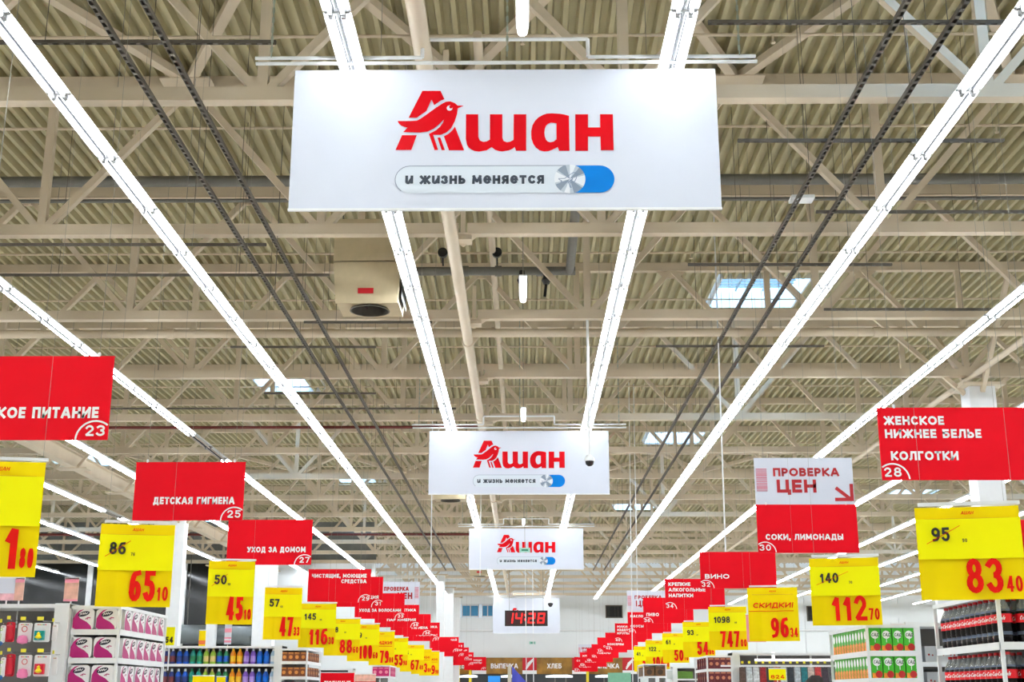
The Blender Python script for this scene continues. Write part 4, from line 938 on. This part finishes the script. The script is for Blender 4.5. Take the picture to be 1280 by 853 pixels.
# detergents
det = [('navy','maroon')]*2 + [('blue','navy')]*2 + [('teal','green')]*2 + [('lime','cream')]*2 + [('green','blue')]*2 + [('orange','yellow')]*2 + [('violet','lilac')]*2 + [('blue','blue2')]*2 + [('ice','white')]*2
DC = {'navy': (40,60,130), 'maroon': (120,50,60), 'blue': (20,90,200), 'teal': (20,150,140), 'green': (30,130,80), 'lime': (150,190,60), 'cream': (220,200,130), 'orange': (236,140,20), 'yellow': (250,200,40), 'violet': (130,90,200), 'lilac': (180,150,230), 'blue2': (0,110,220), 'ice': (170,205,230), 'white': (232,238,244)}
dbody = {}
def detergent(x, y, z, c, lb):
    if c not in dbody:
        m1 = mat('detergent ' + c[0], DC[c[0]], .3); m2 = mat('detergent ' + c[1], DC[c[1]], .3)
        dbody[c] = (MB().lathe([(0,0),(.045,0),(.051,.02),(.047,.1),(.051,.15),(.04,.19),(.022,.215),(.018,.225)], 12).mesh('bottle_body', m1, True),
                    MB().lathe([(.0525,.04),(.0495,.1),(.0515,.135)], 12).mesh('bottle_label', m2, True), MB().lathe([(.021,.215),(.019,.262),(0,.264)], 10).mesh('bottle_cap', M_WHITE if c[0] in ('blue', 'violet', 'ice', 'navy', 'green') else m2, True))
    t = thing('detergent_bottle', lb, 'bottle', (x, y, z), 0, 'detergent bottles on the shelf')
    for me in dbody[c]: link(me.name.split('.')[0], me, t)
for r, z in enumerate((2.172, 1.832)):
    for i, c in enumerate(det):
        px = 208.5 + i*8.35; x = at(px, 820, 22.55).x
        detergent(x, 22.52, z, c, '%s and %s detergent bottle, %s shelf, %s from the left' % (c[0].replace('2',''), c[1].replace('2',''), ('upper', 'lower')[r], ORD[i]))
# small white packs on the right run
k = 0
wp = MB().box(0, .1, 0, .1, 0, .16).mesh('carton_body', M_WHITE); dot = MB(); poly(dot, [rnd(.035,.08,.01,8)]); poly(dot, [rnd(.07,.075,.008,8)]); dt_me = shift(dot, -.001).mesh('carton_print', applr)
for r, z in enumerate((1.95, 1.55, 1.71, 1.2)):
    for i in range(3):
        t = thing('milk_carton', 'small white carton left of the soda bottles, %s tier, %s from left' % (ORD[r], ORD[i]), 'carton', (at(1153, 800, 12.7).x+.0+i*.104, 12.65, z), 0, 'small white cartons'); link('carton_body', wp, t); link('carton_print', dt_me, t)
# bags on the lower right run
bagc = [(92,70,60),(200,210,216),(210,214,220),(150,30,40),(60,60,66),(190,60,50),(205,208,214),(50,56,64),(190,200,208),(20,110,120),(210,190,180),(200,60,60),(60,50,60),(90,90,96)]
for i, c in enumerate(bagc):
    px = 924 + i*8.6; a = at(px, 850, 22.6); top = 1.98 + random.uniform(-.03, .03)
    t = thing('shopping_bag', 'printed bag hanging on the grey shelf, %s from the left' % ORD[i], 'bag', (a.x, 22.55, 1.82)); w = .11
    m = MB(); m.add([(0,0,0),(w,0,0),(w,.06,0),(0,.06,0),(.008,.02,.3),(w-.008,.02,.3),(w-.008,.04,.3),(.008,.04,.3)], [(0,3,2,1),(4,5,6,7),(0,1,5,4),(1,2,6,5),(2,3,7,6),(3,0,4,7)]); m.obj('bag_body', mat('bag %d' % i, c, .5, vary=.35, scale=25), t)
    q = MB(); stroke(q, [(.03,.29),(.035,.33),(.075,.33),(.08,.29)], .008); shift(q, .03).obj('handle', M_WHITE, t)
    MB().box(.035, .075, -.02, -.015, .36, .4).obj('ticket', mat('card lemon', CC['lemon'], .4), t)
tag(MB().box(0, 2.6, 0, .06, 0, .04).box(.3, .34, 0, .06, .04, .15).box(2.2, 2.24, 0, .06, .04, .15).obj('shelf_light', mat('shelf lamp', (245, 245, 245), .4, vary=0, emit=1.2), None, at(944, 827, 22.72)), 'white light strip above the hanging bags', 'lamp')
tag(MB().box(0, 4.0, 0, .03, 0, .03).obj('hanging_rail', M_WHITE, None, (XR+.2, 22.3, at(930, 834, 22.3).z)), 'white rail in front of the hanging bags', 'rail')

# small extra tags and posters
def small_sign(x0, y0, x1, y1, Y, lb, m, txt=None, tm_=None, name='shelf_sign', strips=None, post=True):
    a = at(x0, y1, Y); b = at(x1, y0, Y); w, h = b.x-a.x, b.z-a.z
    t = thing(name, lb, 'sign', (a.x, Y, a.z)); MB().box(0, w, 0, .01, 0, h).obj('board', m, t)
    MB().box(-.004, w+.004, -.003, .013, h-.01, h+.006).obj('top_edge', M_WHITE, t)
    if txt: tx = MB(); text(tx, txt, w/2, h*.12, h*.32, .2, .8, .14, 'c', fit=w*.8); shift(tx, -.004).obj('lettering', tm_ or M_PRICE, t)
    for f0, f1, mm in (strips or []): MB().box(.0, w, -.003, 0, h*f0, h*f1).obj('printed_band', mm, t)
    if post: MB().box(w/2-.006, w/2+.006, .012, .022, -.25, h*.8).obj('post', M_WHITE, t)
pinkp = mat('pink poster', (240, 176, 186), .5, vary=.3, scale=12); skin = mat('soft skin print', (228, 178, 160), .5, vary=.25, scale=10); pinkm = mat('pink print', (238, 150, 170), .5)
small_sign(-14, 722, 31, 751, 12.2, 'pale pink baby poster on top of the left shelf', M_BANNER, strips=[(.0, .3, pinkp)])
small_sign(17, 723, 31, 751, 12.15, 'baby photo poster beside the pale poster at left', skin, strips=[(.8, 1, pinkm)])
small_sign(79, 723, 99, 752, 12.2, 'pink baby poster standing left of the 65 10 tag', skin, strips=[(.8, 1, pinkm), (0, .08, pinkm)])
small_sign(205, 783, 219, 807, 13.4, 'small yellow tag at the end of the paper packs', M_CARD, '54', M_INK)
small_sign(248, 788, 257.5, 808, 22.6, 'small amber card standing on the detergent shelf', M_AMBER, None, strips=[(.1, .35, mat('orange print', (240, 120, 60), .5))])
small_sign(280, 781, 290, 806, 22.6, 'white and pink card standing on the detergent shelf', M_BANNER, strips=[(.1, .2, pinkm), (.28, .36, pinkm), (.6, .8, pinkm)])
small_sign(240, 845, 268, 862, 21, 'yellow sale card in front of the detergent bottles', M_AMBER, 'СКИДКИ', M_PRICE)
small_sign(270, 846, 282, 862, 21, 'narrow yellow card beside the sale card', M_AMBER, None)
small_sign(400, 841, 443, 860, 27, 'red poster with white script below the 88 tag', M_RED, 'Любимые'.upper(), M_TXTW)
small_sign(443, 843, 470, 862, 30, 'photo poster with red edge left of the pink packs', skin, strips=[(0, .5, M_RED)])
small_sign(961.5, 836, 982, 850.5, 22.1, 'small yellow price card on the bag shelf', M_CARD, '824', M_PRICE)
small_sign(934, 768, 956, 803, 20, 'pink card behind the 96 34 tag', pinkm)
small_sign(413, 832, 466, 836, 33.8, 'dark goods row', M_DARK) if False else None
small_sign(1114, 779.5, 1132, 783.5, 12.3, 'orange strip lying on top of the juice shelf', mat('orange print', (240, 120, 60), .5), post=False)

# green packs and a red rack by the bottom centre
gp = MB().box(0, .13, 0, .1, 0, .2).mesh('carton_body', mat('leaf green pack', (96, 140, 50), .5, vary=.2, scale=30))
for i in range(4): tag(link('vegetable_box', gp, None, (at(846+i*4.6, 845, 36.6).x, 36.55, 2.1)), 'green pack on the low white shelf, %s from the left' % ORD[i], 'box', 'green packs')
gw = MB().box(0, .09, 0, .1, 0, .22).mesh('carton_body', mat('pale pack', (214, 222, 220), .5))
for i in range(3): tag(link('white_box', gw, None, (at(834+i*3.7, 845, 36.6).x, 36.55, 2.1)), 'pale pack left of the green packs, %s from the left' % ORD[i], 'box', 'pale packs')

# ---------------------------------------------------------------- columns
def column(px, w, Y, z1, lb, capital=False):
    x = at(px, 760, Y).x; t = thing('column', lb, 'column', (x, Y, 0)); h = w/2
    MB().box(-h, h, -h, h, 0, z1).obj('shaft', M_WHITE, t); MB().box(-h-.08, h+.08, -h-.08, h+.08, 0, .4).obj('base', M_WHITE, t)
    MB().box(-h-.15, h+.15, -h-.15, h+.15, z1, z1+.05).obj('cap_plate', M_STEEL, t)
    if capital:
        for s in (-1, 1):
            MB().bar((s*h, 0, z1-.1), (s*(h+1.8), 0, z1+1.6), .08).obj('knee_brace', M_STEEL, t)
            MB().bar((0, s*h, z1-.1), (0, s*(h+1.8), z1+1.6), .08).obj('knee_brace', M_STEEL, t)
column(218, .42, 41.5, EYE+5.5, 'white column behind the 65 10 tag', True)
column(266, .4, 57, EYE+5.5, 'white column below the 45 10 tag')
column(331, .78, 52, EYE+5.5, 'widest white column, right of the 45 10 tag')
column(550.5, .42, 66, EYE+5.9, 'leftmost of three far white columns near the centre')
column(561.5, .5, 74, EYE+5.9, 'middle of three far white columns near the centre')
column(571, .4, 81, EYE+5.9, 'rightmost and farthest of three far white columns')
column(1249, .5, 24.1, EYE+5.7, 'white column with bracing head behind the underwear sign', True)
column(1176, .35, 60, EYE+5.9, 'thin white column between juice shelf and soda tag')

# dark glazed partition on the left
gy = 60
gx0, gx1 = at(40, 760, gy).x, at(346, 760, gy).x; z1 = at(200, 702, gy).z
g = struct(link('wall_partition', None, None, (0, gy, 0)))
MB().box(-42, gx1+4.5, 0, .2, z1, ZC-.4).obj('upper_panel', mat('mid grey panel', (120, 122, 120), .6), g)  # upper panel in mid grey
MB().box(gx1, gx1+4.5, 0, .2, 0, z1).obj('end_panel', M_WALL, g)
dg = mat('dark glass', (16, 20, 22), .12, vary=0)
n = 7; xs = [-42 + (gx1+42)*i/n for i in range(n+1)]
for i in range(n):
    MB().box(xs[i]+.12, xs[i+1]-.12, .06, .12, 0, z1).obj('pane', dg, g); MB().box(xs[i]-.12, xs[i]+.12, -.05, .2, 0, z1).obj('mullion', M_WHITE, g)
# ducts in front of the partition
t = thing('air_duct', 'large grey round duct curving in front of the dark glass', 'duct')
r = .42; a = at(222, 793, 58); b = at(318, 793, 58); cc = [at(222, 793, 58), at(315, 795, 58), at(327, 790, 58), at(335, 775, 58), at(336, 745, 58), at(336, 716, 58)]
for i in range(len(cc)-1): MB().tube(cc[i], cc[i+1], r, 14).obj('duct_section', mat('galvanised duct', (120, 128, 132), .35, metal=.5), t, smooth=True)

for i in (0, 1): MB().bar((cc[i].x+.4, 58, cc[i].z+.4), (cc[i].x+.4, 58, ZC), .03).obj('hanger_rod', M_DARK, t)
# ---------------------------------------------------------------- far bakery counter
by = 83.6; zb0 = at(640, 843, by).z; zb1 = at(640, 822.5, by).z
gold = mat('golden bread photo print', (150, 108, 34), .5, vary=.45, scale=1.6)
t = thing('bakery_fascia', 'golden fascia band with bakery words along the far wall', 'sign', (0, by, zb0)); h3 = zb1-zb0
xa = at(570, 833, by).x; xb = at(800, 833, by).x
MB().box(xa, xb, 0, .3, 0, h3).obj('band', gold, t)
tx = MB()
for px, s, w_ in ((572, 'ХЛЕБ', 18), (630.5, 'ВЫПЕЧКА', 34), (693, 'ХЛЕБ', 18), (757, 'ВЫПЕЧКА', 34)):
    text(tx, s, at(px, 833, by).x, h3*.34, h3*.3, .2, 1, .15, 'c', fit=at(px+w_/2, 833, by).x-at(px-w_/2, 833, by).x)
shift(tx, -.02).obj('lettering', M_TXTW, t)
for px in (599, 662, 724, 787):
    x = at(px, 833, by).x; MB().box(x-.45, x+.45, -.03, 0, h3*.22, h3).obj('emblem_panel', M_RED2, t); MB().box(x-.45, x+.45, -.03, 0, 0, h3*.22).obj('emblem_foot', M_TXTW, t)
    q = MB()
    for k in range(4): stroke(q, [(x-.22+k*.04, h3*(.35+.1*k)), (x+.02+k*.06, h3*(.62+.09*k))], .07)
    stroke(q, [(x-.2, h3*.3), (x+.25, h3*.85)], .04); shift(q, -.04).obj('wheat_emblem', M_TXTW, t)
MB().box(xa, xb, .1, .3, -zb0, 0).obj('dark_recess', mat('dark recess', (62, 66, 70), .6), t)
for i, (p0, p1, lb) in enumerate(((574, 597, 'white lit canopy at the far left of the bakery'), (626, 648, 'white lit canopy left of the bakery emblem'), (682, 716, 'widest white lit canopy below the bread word'), (744, 770, 'white lit canopy at the right of the bakery'))):
    a = at(p0, 847.5, by-2); b = at(p1, 844.5, by-2)
    cn = thing('canopy', lb, 'canopy', (0, by-2, a.z))
    MB().add([(a.x, 0, 0), (b.x, 0, 0), (b.x-.3, 1.4, .12), (a.x+.5, 1.4, .12), (a.x, 0, .12), (b.x, 0, .12), (b.x-.3, 1.4, .2), (a.x+.5, 1.4, .2)], [(0,3,2,1),(4,5,6,7),(0,1,5,4),(1,2,6,5),(2,3,7,6),(3,0,4,7)]).obj('roof_panel', mat('lit canopy', (240, 246, 250), .4, vary=0, emit=.8), cn)
    for xx in (a.x+.6, b.x-.4): MB().box(xx-.04, xx+.04, .8, .88, -a.z, .06).obj('leg', M_GREY, cn)
tag(MB().box(0, .75, 0, .08, 0, .6).obj('menu_screen', mat('blue screen', (40, 140, 220), .3, vary=.1, emit=.5), None, at(610, 858, by-1.5)), 'small blue menu screen in the bakery', 'screen')
for px, lb in ((571.5, 'yellow post at the left of the bakery'), (586, 'second yellow post at the left of the bakery'), (733, 'yellow post at the right of the bakery')):
    tag(MB().box(0, .16, 0, .1, -1.5, 1).obj('post', mat('yellow post', (236, 214, 40), .4), None, at(px, 853, by-1.5)), lb, 'post')
tag(MB().box(0, 1.4, 0, .1, -at(760, 852, by-3).z, .5).obj('counter_sign', mat('mint counter sign', (120, 180, 150), .4), None, at(760, 852, by-3)), 'mint green sign over the right bakery counter', 'sign')

# ---------------------------------------------------------------- blue pennant
p = at(640, 853, 16); t = thing('pennant', 'blue pointed pennant on a pale pole at the bottom centre', 'pennant', (p.x-.03, 16, 0)); zt = at(640, 833, 16).z
MB().tube((0,0,0), (0,0,zt), .022, 10).obj('pole', mat('pale pole', (206, 200, 180), .4), t, smooth=True)
MB().lathe([(.12, 0), (.12, .02), (.0, .02)], 16).obj('foot', M_DARK, t)
q = MB(); n = 8; vs = []
for i in range(n+1):
    u = i/n
    vs += [(.03+.24*u, .03*math.sin(u*6), zt-.0-.26*u), (.03+.2*u, .03*math.sin(u*6)+.02, zt-.75)]
q.add(vs, [(2*i, 2*i+1, 2*i+3, 2*i+2) for i in range(n)]); q.add([(v[0], v[1]+.006, v[2]) for v in vs], [(2*i, 2*i+2, 2*i+3, 2*i+1) for i in range(n)])
q.obj('cloth', mat('blue cloth', (74, 82, 196), .6), t, smooth=True)

# ---------------------------------------------------------------- person (only the top of the head shows)
p = at(1017, 848, 11.4); H = p.z
t = thing('person', 'person with short dark hair, only the top of the head showing', 'person', (p.x, 11.4, 0), math.radians(15))
k = H/1.78
J = {'pel': (0,0,.95,.15), 'sp': (0,0,1.15,.135), 'ch': (0,.0,1.35,.15), 'nk': (0,0,1.5,.055), 'hd': (0,-.01,1.58,.06),
     'sl': (-.18,0,1.43,.06), 'el': (-.24,.02,1.14,.045), 'wl': (-.25,-.08,.9,.032), 'sr': (.18,0,1.43,.06), 'er': (.24,.02,1.14,.045), 'wr': (.25,-.08,.9,.032),
     'hl': (-.1,0,.88,.1), 'kl': (-.11,-.02,.48,.065), 'al': (-.11,.02,.09,.045), 'tl': (-.11,-.14,.04,.035), 'hr': (.1,0,.88,.1), 'kr': (.11,-.02,.48,.065), 'ar': (.11,.02,.09,.045), 'tr': (.11,-.14,.04,.035)}
ks = list(J); E = [('pel','sp'),('sp','ch'),('ch','nk'),('nk','hd'),('ch','sl'),('sl','el'),('el','wl'),('ch','sr'),('sr','er'),('er','wr'),('pel','hl'),('hl','kl'),('kl','al'),('al','tl'),('pel','hr'),('hr','kr'),('kr','ar'),('ar','tr')]
vs = [tuple(c*k for c in J[q][:3]) for q in ks]; es = [(ks.index(a), ks.index(b)) for a, b in E]; rad = [J[q][3]*k for q in ks]
for s, wn in ((-1, 'wl'), (1, 'wr')):
    w0 = Vector(J[wn][:3])
    b = len(vs); vs.append(tuple((w0 + Vector((0, -.02, -.07)))*k)); rad.append(.03*k); es.append((ks.index(wn), b))
    for f in range(4):
        q = w0 + Vector(((f-1.5)*.018, -.02, -.12)); i = len(vs); vs.append(tuple(q*k)); rad.append(.009*k); es.append((b, i))
        q2 = q + Vector((0, -.015 - .004*f, -.055 + .006*abs(f-1.5))); vs.append(tuple(q2*k)); rad.append(.008*k); es.append((i, i+1))
    q = w0 + Vector((-s*.04, -.04, -.07)); i = len(vs); vs.append(tuple(q*k)); rad.append(.01*k); es.append((b, i))
me = bpy.data.meshes.new('body'); me.from_pydata(vs, es, []); body = link('body', me, t)
md = body.modifiers.new('skin', 'SKIN')
for i, r in enumerate(rad): me.skin_vertices[0].data[i].radius = (r, r)
me.skin_vertices[0].data[0].use_root = True
body.modifiers.new('sub', 'SUBSURF').levels = 1; body.modifiers['sub'].render_levels = 1
me.materials.append(mat('grey jacket', (86, 92, 104), .7))
hd = MB(); hd.lathe([(0, -.13), (.04, -.125), (.065, -.09), (.075, -.02), (.078, .03), (.065, .08), (.04, .105), (0, .115)], 18)
hd.v = [(x*.95, y*1.15, z) for x, y, z in hd.v]
hd.lathe([(0, 0), (.012, .0), (.014, .02), (.006, .05), (0, .05)], 8, (0, -.09, -.04))
hd.tube((-.078, 0, -.035), (-.078, 0, .025), .014, 8); hd.tube((.078, 0, -.035), (.078, 0, .025), .014, 8)
hd.obj('head', mat('skin', (222, 176, 150), .5), t, (0, -.01*k, H-.12), smooth=True)
for s in (-1, 1): MB().lathe([(0, -.008), (.01, 0), (0, .008)], 8, (s*.03, -.084, 0)).obj('eye', M_INK, t, (0, -.01, H-.12))
MB().box(-.022, .022, -.086, -.08, -.075, -.068).obj('mouth', mat('lips', (176, 96, 90), .5), t, (0, -.01, H-.12))
hr = MB(); hr.lathe([(.082, -.03), (.088, .03), (.076, .085), (.05, .112), (0, .122)], 18); hr.v = [(x, y*1.15+.01, z+.0 + (0 if y > -.02 else .03)) for x, y, z in hr.v]
hr.obj('hair', mat('dark hair', (34, 26, 24), .7, bump=.3, scale=60), t, (0, -.01*k, H-.12), smooth=True)
